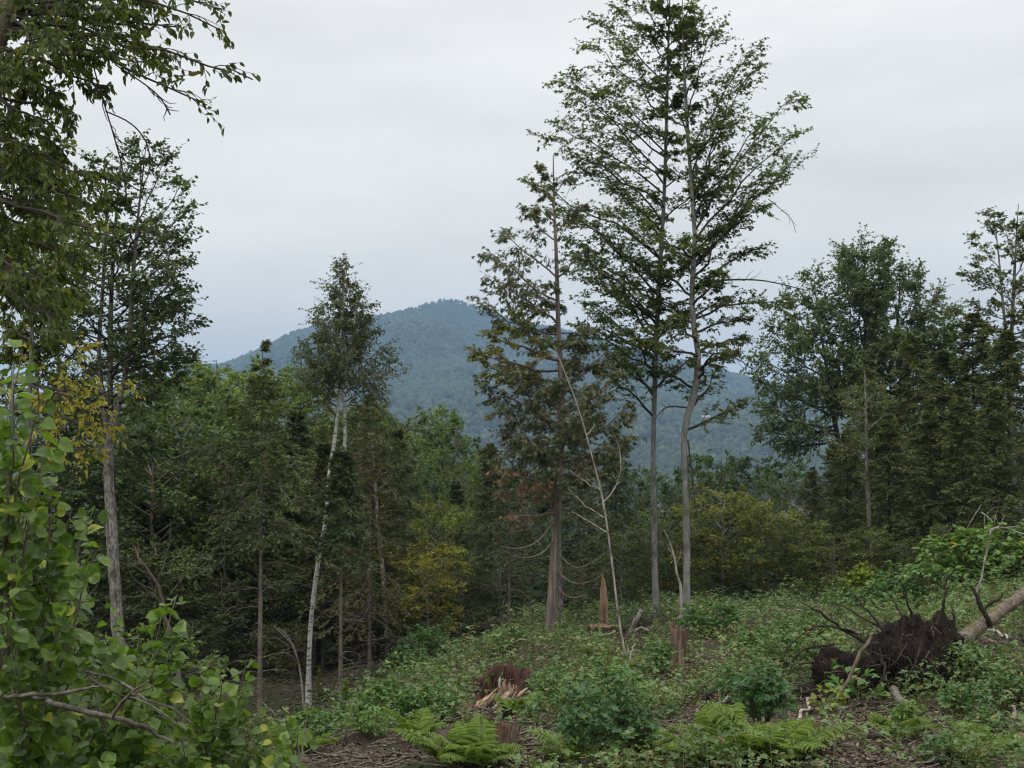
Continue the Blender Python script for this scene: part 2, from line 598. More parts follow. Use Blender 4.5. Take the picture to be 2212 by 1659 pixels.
# =====================================================================
# terrain
# =====================================================================
CTRL_UVD = [(700, 1655, 16.5), (1100, 1660, 16), (1600, 1662, 15.5), (2212, 1662, 15), (1095, 1617, 17.6),
            (1075, 1540, 22), (1185, 1407, 33), (1415, 1342, 36), (1480, 1345, 35), (1303, 1365, 36.5), (1465, 1428, 29),
            (1880, 1515, 21.5), (2120, 1420, 24.5), (2150, 1300, 34), (1800, 1345, 36), (1600, 1480, 24),
            (665, 1522, 32), (565, 1577, 30), (735, 1537, 32), (900, 1478, 27.5), (790, 1525, 29.5), (640, 1605, 22),
            (1000, 1425, 32), (1300, 1500, 24), (450, 1600, 30), (250, 1560, 30)]
_c = [P(*c) for c in CTRL_UVD]
_c += [np.array(p, float) for p in ((0, 0, 4.35), (-4, 5, 3.7), (4, 5, 3.8), (-6, 10, 2.6), (-10, 14, 1.6), (0, 10, 3.0), (9, 8, 3.4),
                                    (14, 20, 2.6), (18, 34, 3.4), (-14, 26, .2), (-18, 34, -1.2), (-10, 44, -1.6), (0, 46, .3),
                                    (9, 46, .7), (20, 48, 2.2), (0, -8, 4.6), (-14, -6, 4.2), (14, -6, 4.6), (-24, 48, -2.2),
                                    (-3, 52, -1.2), (8, 56, -.8), (24, 58, 1.2))]
_c = np.array(_c)


def _phi(r2):
    return np.sqrt(r2 + 9.0)


_A = _phi(((_c[:, None, :2] - _c[None, :, :2]) ** 2).sum(-1)) + np.eye(len(_c)) * -.02
_n = len(_c)
_K = np.zeros((_n + 3, _n + 3))
_K[:_n, :_n] = _A
_K[:_n, _n] = 1
_K[:_n, _n + 1:] = _c[:, :2]
_K[_n:, :_n] = _K[:_n, _n:].T
_W = np.linalg.solve(_K, np.concatenate([_c[:, 2], [0, 0, 0]]))


def sstep(a, b, x):
    t = np.clip((x - a) / (b - a), 0, 1)
    return t * t * (3 - 2 * t)


def gz(x, y):
    x, y = np.broadcast_arrays(np.asarray(x, float), np.asarray(y, float))
    xc, yc = np.clip(x, -30, 30), np.clip(y, -10, 62)
    r2 = (xc.reshape(-1, 1) - _c[None, :, 0]) ** 2 + (yc.reshape(-1, 1) - _c[None, :, 1]) ** 2
    near = (_phi(r2) @ _W[:_n]).reshape(x.shape) + _W[_n] + _W[_n + 1] * xc + _W[_n + 2] * yc
    far = -2.0 - 30.0 * (1 - np.exp(-np.maximum(y - 50, 0) / 140.0)) + .4 * np.sin(x * .05) + sstep(8, 60, x) * 4 * (1 - sstep(90, 400, y))
    w = sstep(44, 75, y)
    lump = (.07 * np.sin(x * 1.7 + 1.3 * np.sin(y * .9)) + .06 * np.sin(y * 2.1 + 1.7 * np.sin(x * 1.1)) + .035 * np.sin(x * 4.3 + y * 3.1)
            + .03 * np.sin(y * 5.3 - x * 2.9))
    return near * (1 - w) + far * w + lump * (1 - sstep(60, 90, y)) * sstep(8, 13, y)


def axis(dense_a, dense_b, step, lo, hi, g=1.16):
    a = list(np.arange(dense_a, dense_b + 1e-6, step))
    s = step
    while a[-1] < hi:
        s *= g
        a.append(a[-1] + s)
    s = step
    b = []
    x = dense_a
    while x > lo:
        s *= g
        x -= s
        b.append(x)
    return np.array(b[::-1] + a)


gx, gy = axis(-17, 17, .23, -6500, 6500), axis(12, 48, .23, -2500, 6500)
XX, YY = np.meshgrid(gx, gy)
ZZ = gz(XX, YY)
nx, ny = len(gx), len(gy)
ii = (np.arange(ny - 1)[:, None] * nx + np.arange(nx - 1)[None]).ravel()
GF = np.stack([ii, ii + 1, ii + nx + 1, ii + nx], -1)
g = obj('ground', mesh('ground', [(np.stack([XX, YY, ZZ], -1).reshape(-1, 3), GF)], True), M['ground'])
tag(g, None, None, kind='structure')


def on_ground(u, d, dz=0.):
    p = P(u, 1000, d)
    return np.array([p[0], d, float(gz(p[0], d)) + dz])


# ---------------------------------------------------------------- mountain
RIDGE = np.array([(-500, 948), (-100, 925), (100, 900), (300, 855), (450, 803), (530, 772), (600, 738), (650, 716), (700, 702), (760, 694), (830, 684), (880, 671),
                  (930, 655), (965, 647), (1000, 653), (1030, 667), (1100, 693), (1180, 706), (1250, 722), (1350, 755), (1450, 777), (1530, 800),
                  (1600, 816), (1660, 832), (1750, 852), (1900, 886), (2100, 920), (2400, 945)], float)
RY, FY = 4000.0, 1500.0
_rx = np.array([P(u, v, RY)[0] for u, v in RIDGE])
_rz = np.array([P(u, v, RY)[2] for u, v in RIDGE])


def mz(x, y):
    t = (y - FY) / (RY - FY)
    xs = x * (1 + .0 * t)
    zr = np.interp(xs, _rx, _rz, left=0, right=0)
    up = np.clip(t, 0, 1) ** 1.25
    dn = 1 - .7 * np.clip((t - 1) / .6, 0, 1)
    gul = 1.7 * (18 * np.sin(x / 95. + 1.5 * np.sin(y / 310.)) + 13 * np.sin(x / 47. + y / 200. + 2) + 9 * np.sin(y / 80. + x / 130.)) * np.clip(t, 0, 1) * np.clip((1 - t) * 3, 0, 1)
    foot = 32 * np.exp(-((y - 2200) / 350.) ** 2) * (.5 + .5 * np.sin(x / 210. + 1))
    return -34 + (zr + 34) * up * np.where(t > 1, dn, 1) + gul + foot * (t > 0)


mx_, my_ = np.linspace(-2200, 2200, 180), np.linspace(FY, 5600, 110)
XX, YY = np.meshgrid(mx_, my_)
ii = (np.arange(109)[:, None] * 180 + np.arange(179)[None]).ravel()
mo = obj('mountain', mesh('mountain', [(np.stack([XX, YY, mz(XX, YY) - 2], -1).reshape(-1, 3), np.stack([ii, ii + 1, ii + 181, ii + 180], -1))], True), M['mountain'])
tag(mo, None, None, kind='structure')


def blobs(rng, C, R, H, rings):
    """rough tree crowns seen from kilometres away"""
    k = 5
    B = len(C)
    ph = rng.rand(B, 1) * 6.28
    a = np.arange(k)[None] * 2 * np.pi / k + ph
    Vs = []
    for hz, rr in rings:
        j = rng.uniform(.75, 1.25, (B, k))
        Vs.append(np.stack([C[:, 0, None] + np.cos(a) * R[:, None] * rr * j, C[:, 1, None] + np.sin(a) * R[:, None] * rr * j,
                            C[:, 2, None] + H[:, None] * hz * rng.uniform(.9, 1.1, (B, k))], -1))
    top = C[:, None] + np.stack([rng.normal(0, .1, B) * R, rng.normal(0, .1, B) * R, H], -1)[:, None]
    V = np.concatenate(Vs + [top], 1)
    F = []
    for r in range(len(rings) - 1):
        for i in range(k):
            i2 = (i + 1) % k
            F += [(r * k + i, r * k + i2, (r + 1) * k + i2), (r * k + i, (r + 1) * k + i2, (r + 1) * k + i)]
    r = len(rings) - 1
    for i in range(k):
        F.append((r * k + i, r * k + (i + 1) % k, len(rings) * k))
    F = np.array(F)
    nv = len(rings) * k + 1
    return V.reshape(-1, 3), (F[None] + (np.arange(B) * nv)[:, None, None]).reshape(-1, 3)


rng = np.random.RandomState(11)
n = 29000
yy = FY + 150 + (RY + 60 - FY - 150) * rng.rand(n) ** .72
xx = (rng.uniform(380, 1760, n) - CX) / FU * yy
zz = mz(xx, yy)
con = (np.sin(xx / 140. + 2 * np.sin(yy / 260.)) + np.sin(yy / 190. + xx / 310.) + rng.normal(0, .7, n) + (zz - 230) / 90.) > .75
C = np.stack([xx, yy, zz - 1], -1)
md, mc = ~con, con
V, F = blobs(rng, C[md], rng.uniform(4.8, 9.2, md.sum()), rng.uniform(8, 15, md.sum()), ((0, .7), (.55, 1.)))
tag(obj('mountain_woodland', [(V, F)], M['far_leaf']), 'hazy leafy woods covering the slopes of the mountain', 'woods', kind='stuff')
V, F = blobs(rng, C[mc], rng.uniform(2.6, 4.4, mc.sum()), rng.uniform(7, 12, mc.sum()), ((0, 1.),))
tag(obj('mountain_conifers', [(V, F)], M['far_conifer']), 'dark hazy conifers scattered over the upper mountain slopes', 'woods', kind='stuff')

n = 5200                                              # woods before the foot of the mountain
yy = rng.uniform(950, FY + 220, n)
xx = (rng.uniform(300, 1900, n) - CX) / FU * yy
C = np.stack([xx, yy, np.maximum(gz(xx, yy), np.where(yy > FY, mz(xx, yy), -99)) - 1], -1)
V, F = blobs(rng, C, rng.uniform(4.5, 8, n), rng.uniform(8, 15, n), ((0, .7), (.55, 1.)))
tag(obj('foothill_woodland', [(V, F)], M['far_leaf']), 'hazy woods on the flat land before the mountain foot', 'woods', kind='stuff')

# woods on the valley floor, between the clearing's trees and the mountain
n = 420
yy = rng.uniform(190, 1000, n)
xx = (rng.uniform(300, 1900, n) - CX) / FU * yy
cz = gz(xx, yy)
hh = rng.uniform(9, 17, n)
k = 150
dirs = nrm(rng.normal(0, 1, (n, k, 3)))
rad = rng.uniform(.55, 1.05, (n, k, 1)) * (1 + .25 * np.sin(dirs[:, :, :1] * 4 + dirs[:, :, 1:2] * 5 + hh[:, None, None]))
cc = np.stack([xx, yy, cz + hh * .62], -1)[:, None] + dirs * rad * np.stack([hh * .34, hh * .34, hh * .42], -1)[:, None]
N = nrm(dirs + rng.normal(0, .5, dirs.shape)).reshape(-1, 3)
D = rng.normal(0, 1, (n * k, 3))
V, F = leaves(cc.reshape(-1, 3), D, N, rng.uniform(.9, 1.7, n * k), rng.uniform(.8, 1.4, n * k), 'diamond')
tag(obj('valley_woodland', [(V, F)], M['far_leaf']), 'distant leafy woods on the valley floor below the mountain', 'woods', kind='stuff')

# a small pale house at the foot of the mountain
hx = P(1525, 940, 2050)[0]
hr = thing('house', 'tiny pale house among the woods at the foot of the mountain', 'house', (hx, 2050, float(mz(np.array([hx]), np.array([2050.]))[0]) + 9))
hv = np.array([(-6, -4, -9), (6, -4, -9), (6, 4, -9), (-6, 4, -9), (-6, -4, 3), (6, -4, 3), (6, 4, 3), (-6, 4, 3)], float)
obj('wall', [(hv, [(0, 1, 5, 4), (1, 2, 6, 5), (2, 3, 7, 6), (3, 0, 4, 7)])], M['pale_wood'], hr)
rv = np.array([(-6.6, -4.8, 2.8), (6.6, -4.8, 2.8), (6.6, 4.8, 2.8), (-6.6, 4.8, 2.8), (-6.6, 0, 5.5), (6.6, 0, 5.5)], float)
obj('roof', [(rv, [(0, 1, 5, 4), (2, 3, 4, 5)]), (rv, [(1, 2, 5), (3, 0, 4)])], M['dead_wood'], hr)

# =====================================================================
# trees
# =====================================================================
def stem_world(pts, n=22):
    """[(u, v, d, width in photo units)] -> path, radii"""
    w = np.array([[*P(u, v, d), px(wd, d) / 2] for u, v, d, wd in pts])
    s = smooth_path(w, n)
    return s[:, :3], np.maximum(s[:, 3], .006)


def at_height(path, rad, z):
    i = np.clip(np.searchsorted(path[:, 2], z), 1, len(path) - 1)
    f = np.clip((z - path[i - 1, 2]) / max(path[i, 2] - path[i - 1, 2], 1e-6), 0, 1)
    return path[i - 1] * (1 - f) + path[i] * f, rad[i - 1] * (1 - f) + rad[i] * f


def hero_tree(name, label, cat, stems, limbs, seed, bark, leafm, auto=None, gp=None, bare=(), limb_bow=.07, sets=None,
              limb_r=.30, bark_limb=None, sides=10, reach=.92):
    """a tree from its stems [(u,v,d,w)...] and limb tips (stem, v of fork, tip u, tip v, depth offset)"""
    rng = np.random.RandomState(seed)
    S = [stem_world(s) for s in stems]
    b = S[0][0][0].copy()
    b[2] = float(gz(b[0], b[1])) - .05
    S[0][0][0, 2] = min(S[0][0][0, 2], b[2])
    root = thing(name, label, cat, b)
    for path, rad in S:
        pr = path - b
        rr = rad.copy()
        if path is S[0][0]:
            rr[0] *= 1.45
            rr[1] *= 1.12
        rr = rr * (1 + rng.normal(0, .04, len(rr)))
        obj('trunk', mesh('trunk', [tube(pr, rr, sides)], True), bark, root)
    A, B, R, G = [], [], [], []
    for lb in limbs:
        si, vs, tu, tv, dd = lb[:5]
        d0 = stems[si][0][2]
        z = P(CX, vs, d0)[2]
        p, r = at_height(*S[si], z)
        A.append(p)
        B.append(P(tu, tv, d0 + dd))
        R.append(max(.012, r * limb_r * 1.6))
        G.append(lb[5] if len(lb) > 5 else 0)
    if auto:
        for si, v0, v1, count, l0, l1, up in auto:
            path, rad = S[si]
            d0 = stems[si][0][2]
            z0, z1 = P(CX, v0, d0)[2], P(CX, v1, d0)[2]
            for k in range(count):
                f = (k + rng.rand()) / count
                p, r = at_height(path, rad, z0 + (z1 - z0) * f)
                az = rng.choice([-1, 1]) * (math.pi / 2) + rng.normal(0, .75)
                L = (l0 + (l1 - l0) * f) * rng.uniform(.6, 1.1)
                A.append(p)
                B.append(p + L * np.array([math.cos(az), math.sin(az), up * rng.uniform(.5, 1.4)]))
                R.append(max(.012, r * limb_r * 1.3))
                G.append(0)
    A, B, R, G = np.array(A), np.array(B), np.array(R), np.array(G)
    B = A + (B - A) * reach                            # leaf sprays go on past the limb ends
    L = np.linalg.norm(B - A, axis=1)
    paths = curve(rng, A, B, 7, -UP[None] * (L * limb_bow)[:, None] * rng.uniform(-.3, 1.2, (len(A), 1)), .018)
    lm = sets or {0: (leafm, gp or {})}
    for gid, (mat, p) in lm.items():
        m = np.where(G == gid)[0]
        if len(m) == 0:
            continue
        WG, LG = grow(rng, paths[m] - b, R[m], **p)
        for parts in WG:
            obj('limb', mesh('limb', parts, True), bark_limb or bark, root)
        obj('crown', [LG], mat, root)
    for pts in bare:                                   # bare dead limbs
        w, r = stem_world(pts, 12)
        parts = [tube(w - b, r, 5)]
        ln = np.linalg.norm(w[-1] - w[0])
        k = 7
        t = rng.uniform(.25, .95, k)
        q, T = on_paths(w[None] - b, np.zeros(k, int), t)
        D = side_dirs(rng, T, rng.uniform(.4, 1., k), .5)
        sl = ln * rng.uniform(.08, .22, k)
        parts.append(tubes(curve(rng, q, q + D * sl[:, None], 4, -UP[None] * (sl * .1)[:, None], .05), r[-1] * np.array([[1, .8, .6, .4]]).repeat(k, 0), 3))
        obj('dead_limb', mesh('dead_limb', parts, True), bark_limb or bark, root)
    return root


# ---- the two tall maples in the middle of the clearing's edge
D1, D2 = 36, 35
maple_p = dict(n_sub=10, sub_ratio=.36, sub_max=1.15, t0=.13, flat=.24, n_twig=5, twig=.34, n_leaf=5, leaf=.108, aspect=.9, shape='lobed', droop=.38, up_noise=.5)
hero_tree('maple_tree', 'tall slender maple with straight grey trunk, nearer the leaning bare sapling', 'tree',
          [[(1417, 1342, D1, 14), (1414, 1200, D1, 12.5), (1411, 1000, D1, 11.5), (1414, 850, D1, 11), (1424, 600, D1, 10), (1434, 440, D1, 8),
            (1440, 250, D1, 7), (1444, 90, D1, 5), (1448, -40, D1, 2)]],
          [(0, 330, 1190, 168, .6), (0, 250, 1262, 88, -.8), (0, 180, 1280, 34, .5), (0, 420, 1178, 252, -.5), (0, 450, 1145, 285, .8), (0, 560, 1106, 380, -.9),
           (0, 380, 1205, 150, -1.2), (0, 600, 1180, 420, .5), (0, 640, 1230, 470, -1.), (0, 700, 1260, 560, .9), (0, 760, 1250, 640, -.8), (0, 800, 1240, 690, .4),
           (0, 130, 1330, 15, 1.), (0, 90, 1350, -40, -.6), (0, 60, 1400, -70, .3), (0, 100, 1500, 5, .5), (0, 220, 1340, 110, 1.3), (0, 300, 1300, 180, -1.6),
           (0, 480, 1270, 330, 1.7), (0, 850, 1330, 760, .8), (0, 720, 1330, 620, -1.5), (0, 520, 1330, 400, 1.9), (0, 620, 1520, 540, -1.2),
           (0, 900, 1290, 790, -1.), (0, 660, 1360, 610, 1.2), (0, 560, 1310, 455, -1.9), (0, 150, 1480, 60, -1.1), (0, 840, 1500, 770, -.9), (0, 650, 1200, 500, .8), (0, 690, 1235, 545, -1.3), (0, 730, 1270, 600, 1.5), (0, 780, 1290, 690, -1.5), (0, 610, 1290, 500, -1.),
           (0, 860, 1290, 740, 1.2), (0, 500, 1230, 350, .9), (0, 400, 1270, 250, 1.2), (0, 340, 1240, 205, -1.6), (0, 820, 1360, 700, -1.8), (0, 30, 1420, -60, -1.)],
          21, M['bark_grey'], M['maple_leaf'], bark_limb=M['bark_dark'], limb_bow=-.07, auto=[(0, 820, 40, 12, 1.5, .8, .45), (0, 780, 0, 16, .8, .55, .5), (0, 120, -20, 8, .9, .5, .6)], gp=maple_p)
hero_tree('maple_tree', 'tall maple with crooked dark-kinked grey trunk behind the square-cut stump', 'tree',
          [[(1481, 1345, D2, 16), (1484, 1200, D2, 14.5), (1480, 1050, D2, 14), (1478, 930, D2, 14), (1496, 865, D2, 15), (1509, 780, D2, 13), (1496, 680, D2, 12), (1496, 600, D2, 11),
            (1501, 510, D2, 10), (1492, 380, D2, 8), (1482, 230, D2, 7), (1476, 100, D2, 4), (1474, 0, D2, 2)]],
          [(0, 260, 1545, 55, .5), (0, 330, 1642, 84, -.4), (0, 380, 1635, 152, .8), (0, 470, 1750, 190, .3), (0, 440, 1578, 215, -.9), (0, 560, 1748, 305, .9),
           (0, 520, 1733, 282, -.8), (0, 600, 1662, 349, .6), (0, 570, 1662, 433, -.4), (0, 640, 1650, 532, .7), (0, 660, 1577, 590, -1.2), (0, 720, 1620, 690, -.3, 1),
           (0, 760, 1615, 730, .8, 1), (0, 800, 1600, 755, -.9, 1), (0, 930, 1615, 868, .2, 1), (0, 690, 1700, 650, .2, 1), (0, 700, 1400, 640, 1.1, 1), (0, 770, 1380, 730, -1.2, 1), (0, 640, 1390, 560, 1.6),
           (0, 840, 1400, 800, .8, 1), (0, 560, 1400, 480, -1.5), (0, 470, 1570, 400, 1.4), (0, 350, 1560, 260, -1.5), (0, 180, 1510, 20, .9), (0, 900, 1560, 800, 1.2, 1),
           (0, 420, 1580, 320, .2), (0, 300, 1420, 180, 1.2), (0, 540, 1600, 470, .9), (0, 500, 1660, 250, -1.3), (0, 580, 1690, 360, 1.2), (0, 430, 1600, 160, .9), (0, 690, 1560, 640, 1.4, 1), (0, 740, 1440, 680, -1.6, 1), (0, 820, 1560, 740, -1.5, 1), (0, 600, 1430, 520, 1.8)],
          22, M['bark_grey'], M['maple_leaf'], bark_limb=M['bark_dark'], limb_bow=-.07, auto=[(0, 760, 80, 8, 1.4, .8, .4), (0, 720, 20, 14, .8, .55, .5)],
          sets={0: (M['maple_leaf'], maple_p), 1: (M['maple_leaf_olive'], dict(maple_p, n_leaf=6))},
          bare=[[(1498, 625, D2, 6), (1545, 608, D2, 5), (1600, 604, D2, 4), (1660, 608, D2, 3), (1745, 628, D2, 2)],
                [(1660, 430, D2, 2), (1690, 455, D2, 1.6), (1710, 475, D2, 1.3), (1719, 503, D2, 1)],
                [(1486, 950, D2, 4), (1492, 1000, D2, 3.5), (1498, 1060, D2, 3), (1507, 1120, D2, 2)],
                [(1483, 880, D2, 4), (1440, 880, D2 - .5, 3), (1410, 910, D2 - 1, 2)],
                [(1505, 760, D2, 4), (1580, 770, D2 + .5, 2.5), (1630, 800, D2 + .6, 1.5)]])

# ---- the white cedar left of them
DC = 33
cedar_p = dict(n_sub=8, sub_ratio=.34, sub_max=1.0, t0=.2, flat=.35, n_twig=5, twig=.28, n_leaf=5, leaf=.15, aspect=.75, shape='spray', droop=.75, up_noise=.9, twig_droop=.35)
hero_tree('cedar_tree', 'white cedar with tapering brown trunk, rusty lower foliage and thin drooping top', 'tree',
          [[(1184, 1410, DC, 28), (1191, 1330, DC, 24), (1198, 1200, DC, 20), (1206, 1080, DC, 17), (1212, 950, DC, 15), (1212, 820, DC, 13), (1206, 700, DC, 11),
            (1202, 560, DC, 8), (1197, 440, DC, 5), (1195, 335, DC, 2)]],
          [(0, 600, 1062, 478, .4), (0, 650, 1026, 522, -.5), (0, 720, 1016, 640, .6), (0, 520, 1128, 440, .8), (0, 440, 1150, 390, -.4), (0, 700, 1045, 585, -1.2),
           (0, 500, 1265, 430, .3), (0, 600, 1280, 520, -.6), (0, 660, 1090, 600, 1.4), (0, 400, 1165, 345, .3), (0, 420, 1235, 375, -.3), (0, 480, 1150, 440, -1.),
           (0, 760, 1060, 690, .2, 3), (0, 780, 1090, 650, -.9, 3), (0, 800, 992, 745, -.5, 1), (0, 830, 1000, 765, .6, 1), (0, 780, 1020, 715, -1.3, 1), (0, 850, 1040, 735, .9, 1),
           (0, 860, 1010, 830, .8), (0, 920, 1040, 880, -.6), (0, 980, 1020, 960, .4), (0, 900, 1370, 790, -.6), (0, 850, 1330, 740, .8), (0, 960, 1385, 860, .9),
           (0, 820, 1290, 690, -.9), (0, 1000, 1390, 930, -.8), (0, 940, 1100, 790, -1.7), (0, 1010, 1080, 900, 1.3), (0, 970, 1300, 800, -1.7), (0, 1030, 1350, 960, 1.2),
           (0, 1020, 1110, 930, -1.9), (0, 900, 1130, 780, 1.8), (0, 980, 1250, 880, -2.1), (0, 1060, 1300, 1010, -1.5),
           (0, 1050, 1050, 1000, -.7, 2), (0, 1080, 1070, 1060, .8, 2), (0, 1110, 1085, 1110, -.9, 2), (0, 1060, 1110, 1010, 1.4, 2), (0, 1040, 1290, 990, .9, 2), (0, 1000, 1060, 930, 1.5, 2), (0, 1080, 1180, 1040, -1.6, 2)],
          23, M['bark_cedar'], M['cedar_leaf'], auto=[(0, 1050, 620, 20, 1.9, .8, .12)],
          sets={0: (M['cedar_leaf'], cedar_p), 1: (M['maple_leaf_yellow'], dict(maple_p, leaf=.12, n_leaf=6)),
                2: (M['rust_leaf'], dict(cedar_p, n_leaf=3, n_twig=4, leaf=.13)), 3: (M['maple_leaf'], dict(maple_p, n_sub=6, leaf=.15, shape='oval', aspect=.5, droop=1.2))},
          limb_bow=.1, bark_limb=M['bark_brown'], reach=.84,
          bare=[[(1203, 1120, DC, 5), (1160, 1170, DC - .6, 4), (1120, 1185, DC - .9, 3), (1080, 1180, DC - 1, 1.5)],
                [(1202, 1160, DC, 5), (1170, 1195, DC - .5, 4), (1130, 1205, DC - .8, 2.5), (1090, 1190, DC - 1, 1.5)],
                [(1200, 1190, DC, 4), (1240, 1225, DC - .4, 3.5), (1280, 1215, DC - .6, 2.5), (1320, 1185, DC - .6, 1.2)],
                [(1199, 1230, DC, 4), (1240, 1260, DC - .5, 3), (1290, 1250, DC - .5, 2), (1310, 1215, DC - .5, 1.2)],
                [(1206, 1090, DC, 4), (1250, 1130, DC + .3, 3), (1290, 1140, DC + .4, 2), (1330, 1120, DC + .5, 1.2)],
                [(1196, 1260, DC, 4), (1230, 1290, DC - .3, 3), (1270, 1285, DC - .5, 1.6)],
                [(1205, 1100, DC, 4), (1150, 1140, DC + .5, 3), (1100, 1150, DC + .6, 1.5)],
                [(1210, 960, DC, 4), (1150, 930, DC - .8, 3), (1090, 900, DC - 1, 2)]])
hero_tree('cedar_tree', 'thin mottled trunk standing close behind the white cedar', 'tree',
          [[(1211, 1372, 37, 17), (1208, 1250, 37, 14), (1205, 1100, 37, 12), (1212, 950, 37, 9), (1218, 820, 37, 4)]],
          [(0, 1080, 1130, 1040, .5), (0, 1040, 1290, 980, .6), (0, 1000, 1120, 950, -.4), (0, 960, 1290, 900, .8), (0, 900, 1140, 860, .4), (0, 870, 1280, 830, -.5), (0, 1100, 1310, 1070, .7)],
          24, M['bark_mottled'], M['cedar_leaf'], auto=[(0, 1120, 830, 12, 1.6, .8, .1)], gp=dict(cedar_p, n_leaf=4))

# ---- the white birch
DB = 32
birch_p = dict(n_sub=7, sub_ratio=.42, sub_max=.8, t0=.15, flat=.55, n_twig=5, twig=.34, n_leaf=6, leaf=.078, aspect=.55, shape='oval', droop=.9, twig_droop=.25, up_noise=.9, lift=.1)
hero_tree('birch_tree', 'white birch with curved black-banded trunk forking under a narrow pointed crown', 'tree',
          [[(666, 1524, DB, 11), (667, 1440, DB, 10.5), (671, 1350, DB, 10), (682, 1250, DB, 10), (695, 1172, DB, 9.5), (706, 1105, DB, 9), (711, 1020, DB, 8.5), (722, 960, DB, 8), (732, 860, DB, 7),
            (736, 800, DB, 8), (738, 700, DB, 5), (744, 620, DB, 3), (746, 570, DB, 1.5)],
           [(714, 1045, DB, 9), (735, 1005, DB, 8), (745, 960, DB, 8), (744, 880, DB, 7), (742, 820, DB, 6), (760, 740, DB, 4), (772, 640, DB, 2)]],
          [(0, 880, 645, 800, .3), (0, 860, 662, 735, -.5), (0, 820, 648, 770, .6), (0, 780, 680, 680, -.3), (0, 960, 670, 900, .5), (1, 960, 800, 900, -.4), (0, 740, 690, 650, .5), (0, 760, 700, 680, -.7), (0, 700, 720, 610, .3),
           (0, 660, 738, 570, -.2), (0, 640, 750, 562, .2), (1, 870, 855, 775, .3), (1, 840, 838, 800, -.6), (1, 800, 838, 745, .5), (1, 780, 812, 705, -.4), (1, 760, 798, 680, .6), (1, 720, 795, 650, -.4),
           (1, 700, 780, 625, .3), (0, 680, 765, 605, .4), (1, 880, 820, 835, .2), (0, 900, 660, 830, -.4), (1, 850, 800, 800, .9), (0, 830, 690, 790, -1.)],
          25, M['birch_bark'], M['birch_leaf'], auto=[(0, 860, 640, 18, 1.3, .35, .6), (1, 850, 690, 12, 1.1, .4, .6)], gp=birch_p, bark_limb=M['bark_brown'],
          bare=[[(705, 1060, DB, 3.5), (680, 1030, DB - .3, 3), (650, 1010, DB - .5, 2), (615, 985, DB - .6, 1.5)],
                [(728, 900, DB, 3), (712, 880, DB, 2.5), (690, 850, DB - .2, 1.5)]])
hero_tree('birch_sapling', 'thin bent pale sapling stem leaning against the white birch foot', 'sapling',
          [[(655, 1530, 31.5, 4.5), (652, 1480, 31.5, 4), (642, 1420, 31.5, 3.5), (622, 1375, 31.5, 2.5), (600, 1355, 31.5, 1.2)]],
          [(0, 1380, 590, 1350, .2), (0, 1390, 610, 1372, -.2)], 26, M['dead_wood'], M['under_leaf'], gp=dict(n_sub=2, n_twig=1, n_leaf=1, leaf=.05))
hero_tree('birch_tree', 'slim greyish birch trunk behind the yellow-leaved young maple', 'tree',
          [[(836, 1440, 39, 12), (832, 1330, 39, 10), (826, 1230, 39, 10), (818, 1150, 39, 8), (812, 1060, 39, 7), (806, 980, 39, 5), (800, 880, 39, 2)]],
          [(0, 1030, 860, 960, .4), (0, 1000, 760, 950, -.5), (0, 970, 850, 900, .5), (0, 940, 770, 890, .3), (0, 920, 840, 865, -.4), (0, 1060, 880, 1010, .6)],
          27, M['bark_mottled'], M['broad_leaf'], auto=[(0, 1060, 890, 10, 1.3, .7, .4)], gp=dict(birch_p, leaf=.1, n_leaf=5))

